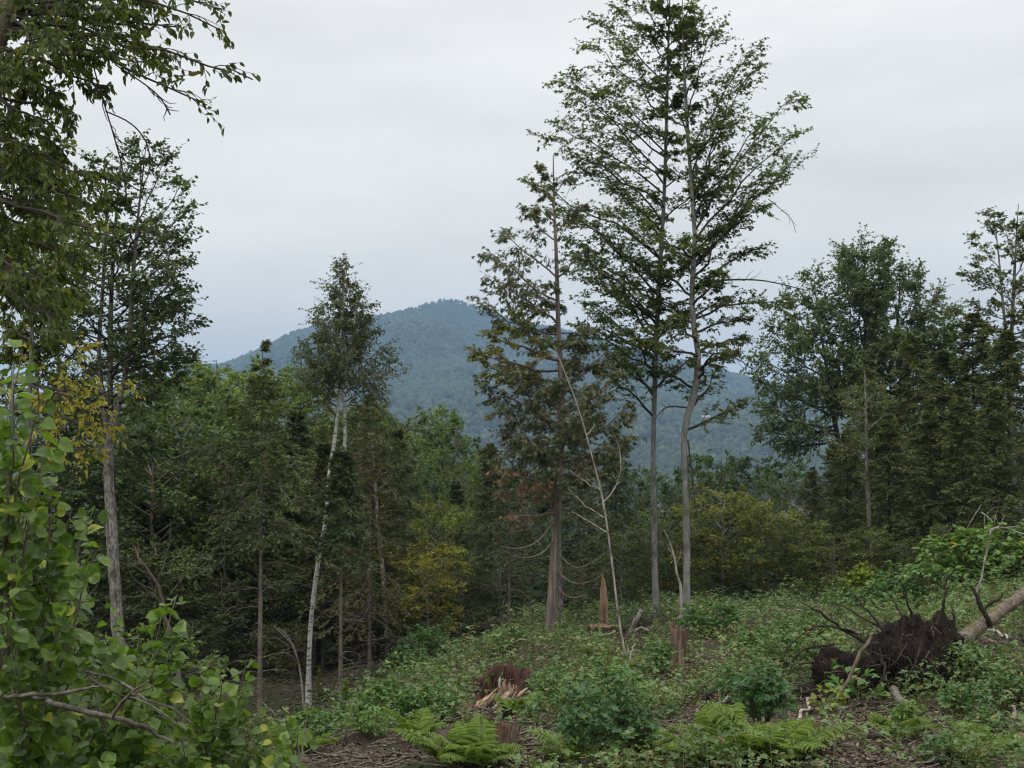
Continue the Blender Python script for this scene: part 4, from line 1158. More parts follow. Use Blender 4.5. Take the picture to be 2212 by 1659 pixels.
BR, DK, YG, OL = (1.6, 1.6, 1.), (.62, .72, .75), (1.5, 1.25, .6), (1.35, 1.1, .8)
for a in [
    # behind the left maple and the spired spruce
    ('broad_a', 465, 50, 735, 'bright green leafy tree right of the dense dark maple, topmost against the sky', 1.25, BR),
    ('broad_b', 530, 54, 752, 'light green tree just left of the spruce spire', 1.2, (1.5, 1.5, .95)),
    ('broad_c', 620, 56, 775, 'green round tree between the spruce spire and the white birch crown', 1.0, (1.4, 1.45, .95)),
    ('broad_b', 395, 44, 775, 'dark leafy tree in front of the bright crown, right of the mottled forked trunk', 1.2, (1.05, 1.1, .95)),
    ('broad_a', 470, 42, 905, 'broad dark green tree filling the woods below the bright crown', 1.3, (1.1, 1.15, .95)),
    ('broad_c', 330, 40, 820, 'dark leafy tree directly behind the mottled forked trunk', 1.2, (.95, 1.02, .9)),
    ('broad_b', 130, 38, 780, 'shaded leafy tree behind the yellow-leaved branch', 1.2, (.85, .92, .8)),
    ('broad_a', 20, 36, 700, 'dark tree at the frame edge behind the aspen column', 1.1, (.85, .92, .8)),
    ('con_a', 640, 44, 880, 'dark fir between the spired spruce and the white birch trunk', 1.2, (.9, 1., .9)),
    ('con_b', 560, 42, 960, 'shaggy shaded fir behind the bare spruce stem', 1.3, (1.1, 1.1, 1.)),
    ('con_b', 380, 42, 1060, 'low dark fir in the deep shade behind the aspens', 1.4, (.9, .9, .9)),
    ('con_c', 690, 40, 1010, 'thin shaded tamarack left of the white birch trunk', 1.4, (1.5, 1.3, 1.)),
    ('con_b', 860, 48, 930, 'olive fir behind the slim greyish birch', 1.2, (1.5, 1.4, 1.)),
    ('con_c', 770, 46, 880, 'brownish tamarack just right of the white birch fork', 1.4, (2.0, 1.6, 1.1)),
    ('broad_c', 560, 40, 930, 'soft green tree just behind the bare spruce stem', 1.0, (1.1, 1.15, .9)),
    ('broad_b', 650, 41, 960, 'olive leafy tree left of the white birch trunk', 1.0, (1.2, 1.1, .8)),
    ('broad_c', 405, 52, 740, 'light green crown tucked against the dense dark maple', 1.0, (1.3, 1.35, .95)),
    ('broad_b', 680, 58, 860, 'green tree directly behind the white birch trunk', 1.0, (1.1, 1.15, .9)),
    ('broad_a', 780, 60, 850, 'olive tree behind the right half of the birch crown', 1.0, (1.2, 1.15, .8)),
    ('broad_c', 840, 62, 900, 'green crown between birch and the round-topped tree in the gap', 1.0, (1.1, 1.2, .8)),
    ('con_a', 500, 44, 1040, 'dark bushy fir left of the bare spruce stem', 1.3, (1., 1.1, 1.)),  # this and the next firs added so their crowns shade the woodland floor
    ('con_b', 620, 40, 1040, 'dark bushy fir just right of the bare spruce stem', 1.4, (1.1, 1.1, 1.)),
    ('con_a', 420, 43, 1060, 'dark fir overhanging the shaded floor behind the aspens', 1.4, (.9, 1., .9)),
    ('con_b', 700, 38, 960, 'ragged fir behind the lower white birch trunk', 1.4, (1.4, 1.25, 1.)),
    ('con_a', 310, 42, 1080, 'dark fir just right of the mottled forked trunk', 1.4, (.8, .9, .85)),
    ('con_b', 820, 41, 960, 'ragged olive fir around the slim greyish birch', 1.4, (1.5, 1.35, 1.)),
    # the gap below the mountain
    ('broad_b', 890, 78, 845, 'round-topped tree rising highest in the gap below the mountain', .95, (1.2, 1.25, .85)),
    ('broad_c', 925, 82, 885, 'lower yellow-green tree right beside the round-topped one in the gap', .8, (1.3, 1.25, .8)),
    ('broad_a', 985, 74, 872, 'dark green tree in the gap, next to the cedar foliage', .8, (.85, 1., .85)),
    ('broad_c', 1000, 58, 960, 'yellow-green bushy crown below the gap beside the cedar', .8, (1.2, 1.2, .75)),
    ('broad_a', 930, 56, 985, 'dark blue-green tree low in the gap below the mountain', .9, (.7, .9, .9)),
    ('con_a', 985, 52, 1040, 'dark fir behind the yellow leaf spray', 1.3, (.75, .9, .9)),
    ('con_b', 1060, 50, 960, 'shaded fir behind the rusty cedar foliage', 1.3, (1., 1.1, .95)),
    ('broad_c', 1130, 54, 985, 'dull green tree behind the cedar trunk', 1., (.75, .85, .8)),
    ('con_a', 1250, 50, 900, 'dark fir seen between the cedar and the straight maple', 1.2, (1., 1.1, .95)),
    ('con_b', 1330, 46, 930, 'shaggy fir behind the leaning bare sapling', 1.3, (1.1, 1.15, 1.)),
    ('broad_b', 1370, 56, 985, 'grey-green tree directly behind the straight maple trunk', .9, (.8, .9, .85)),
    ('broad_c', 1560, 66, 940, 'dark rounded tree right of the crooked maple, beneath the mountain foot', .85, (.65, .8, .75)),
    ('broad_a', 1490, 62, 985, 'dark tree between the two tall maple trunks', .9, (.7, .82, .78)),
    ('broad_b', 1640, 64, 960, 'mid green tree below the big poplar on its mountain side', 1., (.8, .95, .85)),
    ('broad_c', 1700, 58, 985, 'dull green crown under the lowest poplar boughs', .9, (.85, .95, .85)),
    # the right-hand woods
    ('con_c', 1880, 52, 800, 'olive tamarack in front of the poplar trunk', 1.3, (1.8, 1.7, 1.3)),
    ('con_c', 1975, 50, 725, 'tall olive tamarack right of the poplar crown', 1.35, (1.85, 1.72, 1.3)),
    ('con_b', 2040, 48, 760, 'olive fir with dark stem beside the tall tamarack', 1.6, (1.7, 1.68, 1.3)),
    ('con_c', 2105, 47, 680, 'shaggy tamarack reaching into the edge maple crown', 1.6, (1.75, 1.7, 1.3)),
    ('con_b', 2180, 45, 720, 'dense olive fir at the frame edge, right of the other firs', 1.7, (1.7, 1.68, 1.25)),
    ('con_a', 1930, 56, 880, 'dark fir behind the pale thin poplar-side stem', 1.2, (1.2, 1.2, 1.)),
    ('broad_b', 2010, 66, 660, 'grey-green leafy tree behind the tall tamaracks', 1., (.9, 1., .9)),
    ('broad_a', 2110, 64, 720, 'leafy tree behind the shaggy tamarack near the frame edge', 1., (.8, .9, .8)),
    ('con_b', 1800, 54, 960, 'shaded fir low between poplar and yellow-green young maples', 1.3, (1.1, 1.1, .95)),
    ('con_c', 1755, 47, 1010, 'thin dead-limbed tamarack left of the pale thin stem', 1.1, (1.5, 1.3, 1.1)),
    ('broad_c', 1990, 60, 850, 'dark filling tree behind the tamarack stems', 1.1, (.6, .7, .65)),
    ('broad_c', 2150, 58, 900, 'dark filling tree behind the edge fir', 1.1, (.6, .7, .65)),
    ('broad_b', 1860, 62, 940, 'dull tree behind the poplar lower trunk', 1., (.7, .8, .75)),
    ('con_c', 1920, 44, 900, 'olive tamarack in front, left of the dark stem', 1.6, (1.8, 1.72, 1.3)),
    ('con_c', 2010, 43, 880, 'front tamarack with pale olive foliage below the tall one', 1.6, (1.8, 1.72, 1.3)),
    ('con_c', 2080, 42, 860, 'front tamarack left of the shaggy one, thick with olive foliage', 1.6, (1.75, 1.7, 1.3)),
    ('con_c', 2150, 43, 840, 'front tamarack beside the edge maple trunk', 1.6, (1.75, 1.7, 1.3)),
    ('con_b', 1830, 46, 930, 'olive fir in front of the poplar left trunk', 1.5, (1.6, 1.45, 1.)),
    # understorey
    ('under_a', 1560, 43, 1040, 'yellow-green young maple just right of the crooked maple trunk', 1.15, (1.8, 1.5, .7)),
    ('under_b', 1640, 44, 1060, 'olive young maple between crooked maple and thin dead-limbed tamarack', 1.2, (1.5, 1.35, .7)),
    ('under_a', 1720, 43, 1110, 'bushy young maple at the far edge of the clearing, below the shaded fir', 1.2, (1.4, 1.3, .75)),
    ('under_b', 1500, 44, 1120, 'low olive young maple between the two maple trunks', 1.1, (1.2, 1.1, .65)),
    ('under_a', 1420, 45, 1080, 'dull young maple behind the straight maple trunk', 1.1, (.9, .95, .75)),
    ('under_b', 1800, 42, 1150, 'olive thicket maple in front of the shaded firs', 1.3, (1.3, 1.2, .75)),
    ('under_a', 1880, 42, 1130, 'young maple beneath the olive tamarack', 1.2, (1.2, 1.15, .7)),
    ('under_b', 1960, 41, 1150, 'low young maple beneath the tall tamarack', 1.3, (.85, .85, .7)),
    ('under_a', 2050, 40, 1120, 'young maple behind the long bare fallen limb', 1.3, (.8, .8, .65)),
    ('under_b', 2150, 39, 1130, 'leafy young maple at the frame edge behind the fallen birch', 1.3, (.9, .9, .65)),
    ('under_a', 925, 40, 1165, 'young maple with yellow turning leaves left of the cedar', 1.2, (2.3, 1.7, .5)),
    ('under_a', 950, 43, 1060, 'slight young birch with sparse yellow leaves above the yellow maple', .7, (1.6, 1.5, .7)),
    ('under_b', 870, 42, 1190, 'olive young maple beside the slim greyish birch', 1.1, (1.6, 1.5, .65)),
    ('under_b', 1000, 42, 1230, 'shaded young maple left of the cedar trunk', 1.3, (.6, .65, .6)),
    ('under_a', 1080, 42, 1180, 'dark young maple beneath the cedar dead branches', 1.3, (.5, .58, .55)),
    ('under_b', 1260, 42, 1200, 'dark young maple behind the split orange snag', 1.2, (.6, .65, .55)),
    ('under_a', 1340, 43, 1130, 'young maple between snag and straight maple', 1.1, (.8, .85, .6)),
    ('under_b', 480, 37, 1230, 'dark shaded young maple behind the aspen tops', 1.3, (.5, .6, .55)),  # from here on, low tints put the woods' shade into the leaves
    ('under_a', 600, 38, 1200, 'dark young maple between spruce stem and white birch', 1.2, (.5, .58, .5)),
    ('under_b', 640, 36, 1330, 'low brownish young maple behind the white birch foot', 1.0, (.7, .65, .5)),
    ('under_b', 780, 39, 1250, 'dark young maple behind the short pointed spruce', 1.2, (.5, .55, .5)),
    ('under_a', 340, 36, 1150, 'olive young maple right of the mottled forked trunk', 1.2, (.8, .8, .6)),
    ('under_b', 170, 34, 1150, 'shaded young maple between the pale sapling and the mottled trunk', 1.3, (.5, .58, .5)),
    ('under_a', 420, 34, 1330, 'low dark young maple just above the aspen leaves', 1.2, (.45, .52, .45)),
]:
    place(*a)

# the shaded depth of the woods behind these trees, too deep to tell trees apart: an added mass, shade put into its dark leaves
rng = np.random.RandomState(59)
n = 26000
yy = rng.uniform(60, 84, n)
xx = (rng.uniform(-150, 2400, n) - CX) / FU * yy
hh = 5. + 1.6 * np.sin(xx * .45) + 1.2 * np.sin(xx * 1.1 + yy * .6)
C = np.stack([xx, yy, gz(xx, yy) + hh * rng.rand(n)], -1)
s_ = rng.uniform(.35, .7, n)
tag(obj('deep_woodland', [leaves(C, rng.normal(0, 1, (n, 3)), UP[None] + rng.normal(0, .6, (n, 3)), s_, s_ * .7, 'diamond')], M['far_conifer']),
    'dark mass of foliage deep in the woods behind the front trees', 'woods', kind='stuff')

# ---- the big poplar on the right
DP = 66
pop_p = dict(n_sub=11, sub_ratio=.45, sub_max=1.9, t0=.25, flat=.55, n_twig=7, twig=.6, n_leaf=9, leaf=.15, aspect=.7, shape='diamond', droop=.6, up_noise=.9)
hero_tree('poplar_tree', 'large rounded grey-green poplar standing highest above the woods by the mountain foot', 'tree',
          [[(1882, 1300, DP, 20), (1880, 1120, DP, 18), (1878, 980, DP, 16), (1872, 880, DP, 14), (1870, 760, DP, 10), (1868, 640, DP, 5), (1868, 540, DP, 2)],
           [(1812, 960, DP - 1, 12), (1805, 920, DP - 1, 11), (1795, 860, DP - 1, 9), (1785, 790, DP - 1, 7), (1770, 700, DP - 1, 4), (1760, 620, DP - 1, 1.5)],
           [(1876, 960, DP + 1, 10), (1900, 880, DP + 1, 9), (1925, 780, DP + 1, 7), (1940, 680, DP + 1, 4), (1945, 570, DP + 1, 1.5)]],
          [(0, 700, 1820, 560, 1.), (0, 690, 1850, 535, -1.), (0, 680, 1900, 545, .8), (0, 720, 1905, 590, -1.5), (0, 760, 1830, 620, -2), (0, 820, 1830, 720, 2.), (0, 860, 1900, 760, -2.5),
           (1, 720, 1750, 590, 1.), (1, 780, 1700, 640, -.6), (1, 820, 1660, 700, .8), (1, 860, 1645, 770, -1.), (1, 880, 1640, 820, 1.), (1, 920, 1650, 880, -.6), (1, 930, 1640, 930, .8), (1, 800, 1720, 720, -2.),
           (1, 760, 1800, 660, 2.), (1, 900, 1700, 850, 1.8), (1, 940, 1720, 920, -1.6), (1, 900, 1760, 820, -2.2), (1, 950, 1690, 960, .6),
           (2, 700, 1920, 560, -.8), (2, 720, 1990, 590, .6), (2, 780, 2020, 640, -.8), (2, 820, 2050, 660, .8), (2, 860, 2055, 720, -.8), (2, 900, 2030, 790, 1.2), (2, 840, 1960, 740, -2.), (2, 900, 1980, 850, 2.),
           (0, 900, 1820, 850, 2.2), (0, 940, 1950, 880, -1.8), (0, 980, 1830, 940, 1.5), (0, 840, 1850, 780, -2.6)],
          33, M['bark_dark'], M['poplar_leaf'], auto=[(0, 900, 580, 18, 3., 1.6, .6), (1, 920, 660, 14, 2.6, 1.2, .5), (2, 900, 620, 16, 2.6, 1.3, .5)], gp=pop_p, limb_r=.35, reach=1.)
hero_tree('birch_tree', 'pale thin stem standing before the right-hand woods under the poplar', 'tree',
          [[(1884, 1275, 44, 12), (1880, 1180, 44, 10), (1876, 1080, 44, 9), (1872, 980, 44, 8), (1870, 880, 44, 5), (1868, 800, 44, 2)]],
          [(0, 960, 1830, 930, .4), (0, 930, 1920, 890, .5), (0, 900, 1835, 860, -.4), (0, 870, 1900, 830, .4), (0, 1000, 1925, 980, -.4)],
          34, M['bark_mottled'], M['under_leaf'], auto=[(0, 1000, 820, 8, 1.2, .6, .3)], gp=dict(birch_p, leaf=.1, n_leaf=4))
DR = 49
hero_tree('maple_tree', 'maple reaching above the woods at the right frame edge', 'tree',
          [[(2192, 1290, DR, 18), (2190, 1100, DR, 15), (2186, 900, DR, 12), (2184, 760, DR, 9), (2190, 620, DR, 7), (2196, 500, DR, 3), (2200, 440, DR, 1.5)],
           [(2186, 800, DR, 8), (2170, 690, DR, 6), (2160, 580, DR, 4), (2148, 470, DR, 1.5)]],
          [(1, 520, 2128, 455, .3), (1, 580, 2100, 500, -.3), (1, 620, 2072, 590, .4), (1, 640, 2110, 560, -.8), (1, 690, 2095, 650, .6), (1, 720, 2110, 690, -.6), (0, 520, 2215, 450, .4), (0, 600, 2250, 480, -.4),
           (0, 640, 2260, 560, .5), (0, 700, 2250, 640, -.5), (0, 560, 2170, 480, .8), (0, 660, 2160, 600, -.9), (0, 740, 2130, 700, .9), (0, 760, 2240, 720, .6), (0, 800, 2120, 770, -.7), (1, 500, 2160, 460, -.5)],
          35, M['bark_grey'], M['maple_leaf_olive'], auto=[(0, 800, 500, 14, 1.6, .7, .4)], gp=dict(maple_p, leaf=.12))

# =====================================================================
# the clearing: uprooted tree, stumps, snags, sticks
# =====================================================================
from mathutils import noise as mnoise, Vector, Matrix


def hit(u, v, dmin=7., dmax=60.):
    """where the sight line of (u, v) meets the ground"""
    d = np.linspace(dmin, dmax, 500)
    p = np.array([P(u, v, x) for x in d])
    below = p[:, 2] <= gz(p[:, 0], p[:, 1])
    i = int(np.argmax(below)) if below.any() else len(d) - 1
    return p[i]


def lump_noise(V, scale, seed=0.):
    return np.array([mnoise.noise(Vector((x * scale + seed, y * scale + seed * 1.7, z * scale - seed))) for x, y, z in V])


def lump(center, radii, seed, amp=.25, nu=48, nv=30, scale=2.2, tilt=None):
    """an uneven clod"""
    th = np.linspace(0, 2 * np.pi, nu, endpoint=False)
    ph = np.linspace(.02, np.pi - .02, nv)
    T, Q = np.meshgrid(th, ph)
    S = np.stack([np.cos(T) * np.sin(Q), np.sin(T) * np.sin(Q), np.cos(Q)], -1).reshape(-1, 3)
    W = S * np.array(radii)
    r = 1 + amp * lump_noise(W, scale, seed) + amp * .55 * lump_noise(W, scale * 3.1, seed + 5) + amp * .4 * lump_noise(W, scale * 8, seed + 9)
    V = W * r[:, None]
    if tilt is not None:
        V = V @ np.array(Matrix.Rotation(tilt[0], 3, tilt[1])).T
    V = V + np.asarray(center)
    i = np.arange(nv - 1)[:, None] * nu
    j = np.arange(nu)[None]
    j2 = (j + 1) % nu
    F = np.stack([i + j, i + nu + j, i + nu + j2, i + j2], -1).reshape(-1, 4)
    return V, F


def crooked(rng, pts, radii, n=14, wob=.012, sides=7, knots=.08):
    s = smooth_path(np.column_stack([pts, radii]), n)
    p, r = s[:, :3], np.maximum(s[:, 3], .003)
    L = np.linalg.norm(p[-1] - p[0])
    p = p + rng.normal(0, wob, p.shape) * L
    r = r * (1 + rng.normal(0, knots, n))
    V, F = tube(p, r, sides)
    # close the ends
    caps = [(np.vstack([V[:sides], p[:1]]), np.array([(k, sides, (k + 1) % sides) for k in range(sides)])),
            (np.vstack([V[-sides:], p[-1:] + (p[-1] - p[-2]) * .15]), np.array([(k, (k + 1) % sides, sides) for k in range(sides)]))]
    return [(V, F)] + caps


# ---- uprooted birch: plate of roots and soil, trunk lying away to the right
rng = np.random.RandomState(61)
UB = hit(1880, 1512)
UDp = UB[1]
ur = thing('uprooted_birch', 'fallen birch with its dark upturned plate of roots and soil', 'fallen tree', UB)


def ul(u, v, dd=0.):
    return P(u, v, UDp + dd) - UB


plate = [lump(ul(1965, 1430, .25), (px(84, UDp), .40, px(78, UDp)), 1.3, .6),
         lump(ul(1835, 1460, .05), (px(66, UDp), .38, px(50, UDp)), 4.1, .62),
         lump(ul(2040, 1400, .5), (px(42, UDp), .32, px(56, UDp)), 7.7, .62),
         lump(ul(1790, 1500, .0), (px(78, UDp), .5, px(34, UDp)), 9.2, .3)]
obj('soil_plate', mesh('soil_plate', plate, True), M['soil_plate'], ur)
B, A = [], []
for k in range(150):                                  # fine hanging roots over the face of the plate
    u = rng.uniform(1850, 2060)
    v = rng.uniform(1350, 1440)
    a = ul(u, v, rng.uniform(-.5, -.25))
    A.append(a)
    B.append(a + np.array([rng.normal(0, .10), rng.uniform(-.15, .05), -rng.uniform(.18, .75)]))
for k in range(150):                                  # and a fringe standing off its rim
    a_ = rng.uniform(-.3, 3.4)
    c_ = ul(1960 + 82 * math.cos(a_), 1425 - 74 * math.sin(a_), rng.uniform(-.2, .45))
    A.append(c_)
    B.append(c_ + np.array([math.cos(a_) * .12, rng.normal(-.05, .1), math.sin(a_) * .12]) * rng.uniform(.4, 1.6) + np.array([0, 0, -.06]) + rng.normal(0, .05, 3))
A, B = np.array(A), np.array(B)
hp_ = curve(rng, A, B, 6, rng.normal(0, .06, A.shape), .03)
hr_ = rng.uniform(.003, .009, (len(A), 1)) * np.linspace(1, .4, 6)[None]
ho = obj('root_hairs', mesh('root_hairs', [tubes(hp_, hr_, 3)], True), M['root'], ur)
ho['kind'] = 'stuff'
for pts in [[(1868, 1385, -.2, 9), (1800, 1343, -.3, 6), (1735, 1303, -.5, 2)],
            [(1908, 1360, 0, 8), (1870, 1315, .1, 5), (1838, 1279, .2, 2)],
            [(1915, 1362, .2, 6), (1850, 1325, .4, 4), (1800, 1300, .5, 1.5)],
            [(1971, 1352, .1, 8), (1960, 1300, 0, 5), (1948, 1259, -.1, 2)],
            [(1956, 1352, .3, 6), (1940, 1315, .4, 4), (1925, 1290, .5, 2)],
            [(2025, 1345, .3, 9), (2041, 1293, .2, 7), (2048, 1250, .2, 5), (2068, 1228, .1, 2)],
            [(2062, 1365, .5, 8), (2060, 1330, .5, 6), (2053, 1305, .6, 2)],
            [(1800, 1392, -.3, 7), (1750, 1399, -.5, 6), (1720, 1416, -.6, 4), (1700, 1437, -.6, 2)],
            [(1850, 1372, -.2, 6), (1795, 1354, -.5, 5), (1741, 1364, -.7, 4), (1708, 1399, -.8, 3), (1693, 1435, -.8, 2)],
            [(1760, 1490, -.4, 7), (1725, 1500, -.6, 5), (1700, 1515, -.7, 2)],
            [(1990, 1380, -.4, 6), (1975, 1440, -.6, 5), (1950, 1500, -.7, 3)],
            [(1900, 1400, -.4, 6), (1910, 1450, -.6, 5), (1890, 1500, -.6, 3)]]:
    w = np.array([[*ul(u, v, dd), px(wd, UDp) / 2] for u, v, dd, wd in pts])
    obj('root', mesh('root', crooked(rng, w[:, :3], w[:, 3], 12, .014, 6), True), M['root'], ur)
for k in range(46):
    u, v = rng.uniform(1760, 2060), rng.uniform(1355, 1480)
    if u < 1850:
        v = rng.uniform(1420, 1490)
    a = ul(u, v, rng.uniform(-.48, -.30))
    e = a + np.array([rng.normal(0, .22), rng.uniform(-.12, .05), rng.uniform(-.5, .18)])
    mid = (a + e) / 2 + rng.normal(0, .09, 3)
    obj('root', mesh('root', crooked(rng, np.array([a, mid, e]), np.array([.016, .011, .004]) * rng.uniform(.6, 1.3), 9, .02, 5), True), M['root_brown'], ur)
tr = np.array([[*(P(2068, 1395, UDp + .6) - UB), px(40, UDp) / 2], [*(P(2100, 1366, UDp + 1.1) - UB), px(33, UDp) / 2],
               [*(P(2160, 1322, UDp + 1.9) - UB), px(30, UDp) / 2], [*(P(2225, 1275, UDp + 2.9) - UB), px(31, UDp) / 2], [*(P(2330, 1215, UDp + 4.5) - UB), px(34, UDp) / 2]])
obj('trunk', mesh('trunk', crooked(rng, tr[:, :3], tr[:, 3], 34, .003, 14, .06), True), M['mossy_bark'], ur)
st = np.array([[*(P(2137, 1345, UDp + 1.3) - UB), .05], [*(P(2120, 1310, UDp + 1.2) - UB), .045], [*(P(2099, 1266, UDp + 1.2) - UB), .02]])
obj('branch_stub', mesh('branch_stub', crooked(rng, st[:, :3], st[:, 3], 8, .02, 6), True), M['root'], ur)
st = np.array([[*(P(2120, 1320, UDp + 1.3) - UB), .03], [*(P(2160, 1290, UDp + 1.2) - UB), .022], [*(P(2165, 1278, UDp + 1.2) - UB), .01]])
obj('branch_stub', mesh('branch_stub', crooked(rng, st[:, :3], st[:, 3], 8, .02, 6), True), M['root'], ur)


# ---- stumps
def stump_geo(rng, r, h, jag=.25, hollow=.75, n=36, m=9, flare=.45, rough=.10, depth=.7, mouth=0.):
    th = np.arange(n) * 2 * np.pi / n
    flute = 1 + rough * np.sin(th * 5 + rng.rand() * 6) + rough * .7 * np.sin(th * 9 + rng.rand() * 6) + rng.normal(0, rough * .3, n)
    top = h * (1 + jag * (np.sin(th * 2 + rng.rand() * 6) * .4 + np.sin(th * 3 + rng.rand() * 6) * .3 + rng.normal(0, .45, n)))
    if mouth:                                           # torn open on the downhill side
        top = top * (1 - mouth * np.clip(.5 - .75 * np.sin(th + .5), 0, 1))
    out = []
    for k in range(m):
        f = k / (m - 1)
        rr = r * flute * (1 + flare * math.exp(-f * 5) * (1 + .5 * np.sin(th * 5 + 1)))
        rr = rr * (1 + rng.normal(0, .02, n))
        out.append(np.stack([np.cos(th) * rr, np.sin(th) * rr, -.12 + (top + .12) * f], -1))
    inn = []
    for k in range(4):
        f = k / 3
        rr = r * flute * hollow * (1 - .25 * f) * (1 + rng.normal(0, .04, n))
        inn.append(np.stack([np.cos(th) * rr, np.sin(th) * rr, top * (1 - .04) - f * h * depth], -1))
    V = np.concatenate(out + inn)
    R = m + 4
    i = np.arange(R - 1)[:, None] * n
    j = np.arange(n)[None]
    j2 = (j + 1) % n
    F = np.stack([i + j, i + j2, i + n + j2, i + n + j], -1).reshape(-1, 4)
    c = V[-n:].mean(0)
    V2 = np.vstack([V[-n:], c])
    F2 = np.array([(k, (k + 1) % n, n) for k in range(n)])
    outer = (V[:m * n], F[:(m - 1) * n])
    inner = [(V[(m - 1) * n:], np.stack([np.arange(0, 4)[:, None] * n + j, np.arange(0, 4)[:, None] * n + j2, np.arange(0, 4)[:, None] * n + n + j2, np.arange(0, 4)[:, None] * n + n + j], -1).reshape(-1, 4)), (V2, F2)]
    return outer, inner


def splinter(rng, a, b, w, t):
    """a torn flat stave from a to b"""
    n = 9
    s = np.linspace(0, 1, n)[:, None]
    p = np.asarray(a) * (1 - s) + np.asarray(b) * s + rng.normal(0, .008, (n, 3))
    T = nrm((np.asarray(b) - np.asarray(a))[None])[0]
    S = nrm(np.cross(T, [0.2, 1, .3])[None])[0]
    U = np.cross(S, T)
    prof = np.array([.8, 1, 1, 1, .95, .85, .7, .5, .15]) * (1 + rng.normal(0, .08, n))
    V = []
    for k in range(n):
        for sx, sy in ((-1, -1), (1, -.8), (.9, 1), (-.9, .8)):
            V.append(p[k] + S * sx * w * .5 * prof[k] + U * sy * t * .5 * prof[k])
    V = np.array(V)
    F = []
    for k in range(n - 1):
        for c in range(4):
            F.append((k * 4 + c, k * 4 + (c + 1) % 4, k * 4 + 4 + (c + 1) % 4, k * 4 + 4 + c))
    F += [(0, 3, 2, 1), (n * 4 - 4, n * 4 - 3, n * 4 - 2, n * 4 - 1)]
    return V, np.array(F)


def stump(label, u, v, wpx, hpx, seed, bark, inside, name='stump', **kw):
    rng = np.random.RandomState(seed)
    b = hit(u, v)
    d = b[1]
    r = thing(name, label, 'stump', b)
    o, i = stump_geo(rng, px(wpx, d) / 2, px(hpx, d), **kw)
    obj('bark', mesh('bark', [o], True), M[bark], r)
    obj('heartwood', mesh('heartwood', i, True), M[inside], r)
    return r, b, d, rng


r, b, d, rng = stump('large hollow rotten stump with torn pale and orange wood in its mouth', 1082, 1520, 118, 74, 62, 'rotten_wood', 'rotten_dark', jag=.16, hollow=.78, depth=.75, flare=.5, mouth=.85)
for k in range(34):                                   # torn fibres leaning up to the right
    u0, dd = rng.uniform(1012, 1092), rng.uniform(-.75, -.15)
    v0 = 1552 - (u0 - 1012) * .12 + rng.uniform(-14, 6)
    ln_ = rng.uniform(.7, 1.15)
    a0, a1 = P(u0, v0, d + dd) - b, P(u0 + 48 * ln_, v0 - 46 * ln_, d + dd * .8) - b
    obj('splinter', mesh('splinter', [splinter(rng, a0, a1, px(rng.uniform(5, 11), d), px(rng.uniform(3, 6), d))]), M[['torn_wood', 'torn_wood', 'weathered_stump', 'pale_wood'][k % 4]], r)
for k in range(12):                                   # pale standing fibres in the mouth
    u0 = rng.uniform(1074, 1112)
    a0, a1 = P(u0, 1520, d - .12) - b, P(u0 + rng.uniform(-2, 8), rng.uniform(1462, 1484), d - .1) - b
    obj('splinter', mesh('splinter', [splinter(rng, a0, a1, px(rng.uniform(6, 11), d), px(4, d))]), M['pale_wood'], r)
r, b, d, rng = stump('small ragged brown stump low beside the ferns', 1094, 1618, 48, 46, 63, 'rotten_wood', 'rotten_wood', jag=.3, hollow=.7, flare=.35)
r, b, d, rng = stump('tall weathered square-cut stump in front of the crooked maple', 1466, 1434, 33, 74, 64, 'weathered_stump', 'rotten_wood', jag=.14, hollow=.8, depth=.25, flare=.55, rough=.16)
r, b, d, rng = stump('low wide cut stump at the foot of the split orange snag', 1303, 1378, 62, 26, 65, 'rotten_wood', 'torn_wood', jag=.1, hollow=.9, depth=.15, flare=.6)

# ---- the split orange snag
rng = np.random.RandomState(66)
sb = hit(1304, 1368)
sd = sb[1] + .25
r = thing('snag', 'upright splintered slab of orange torn wood between cedar and straight maple', 'snag', (sb[0], sd, float(gz(sb[0], sd))))
b = np.array(r.location)
for (u0, u1, v1, w, t_, dd) in [(1301, 1302, 1242, 12, 9, 0.), (1308, 1306, 1252, 9, 8, .03), (1297, 1299, 1262, 7, 7, .02), (1304, 1304, 1248, 6, 5, -.05), (1311, 1310, 1270, 5, 6, .03)]:
    top = P(u1, v1, sd + dd) - b
    bot = P(u0, 1372, sd + dd) - b
    obj('splinter', mesh('splinter', [splinter(rng, bot, top, px(w, sd), px(t_, sd))]), M['torn_wood'], r)


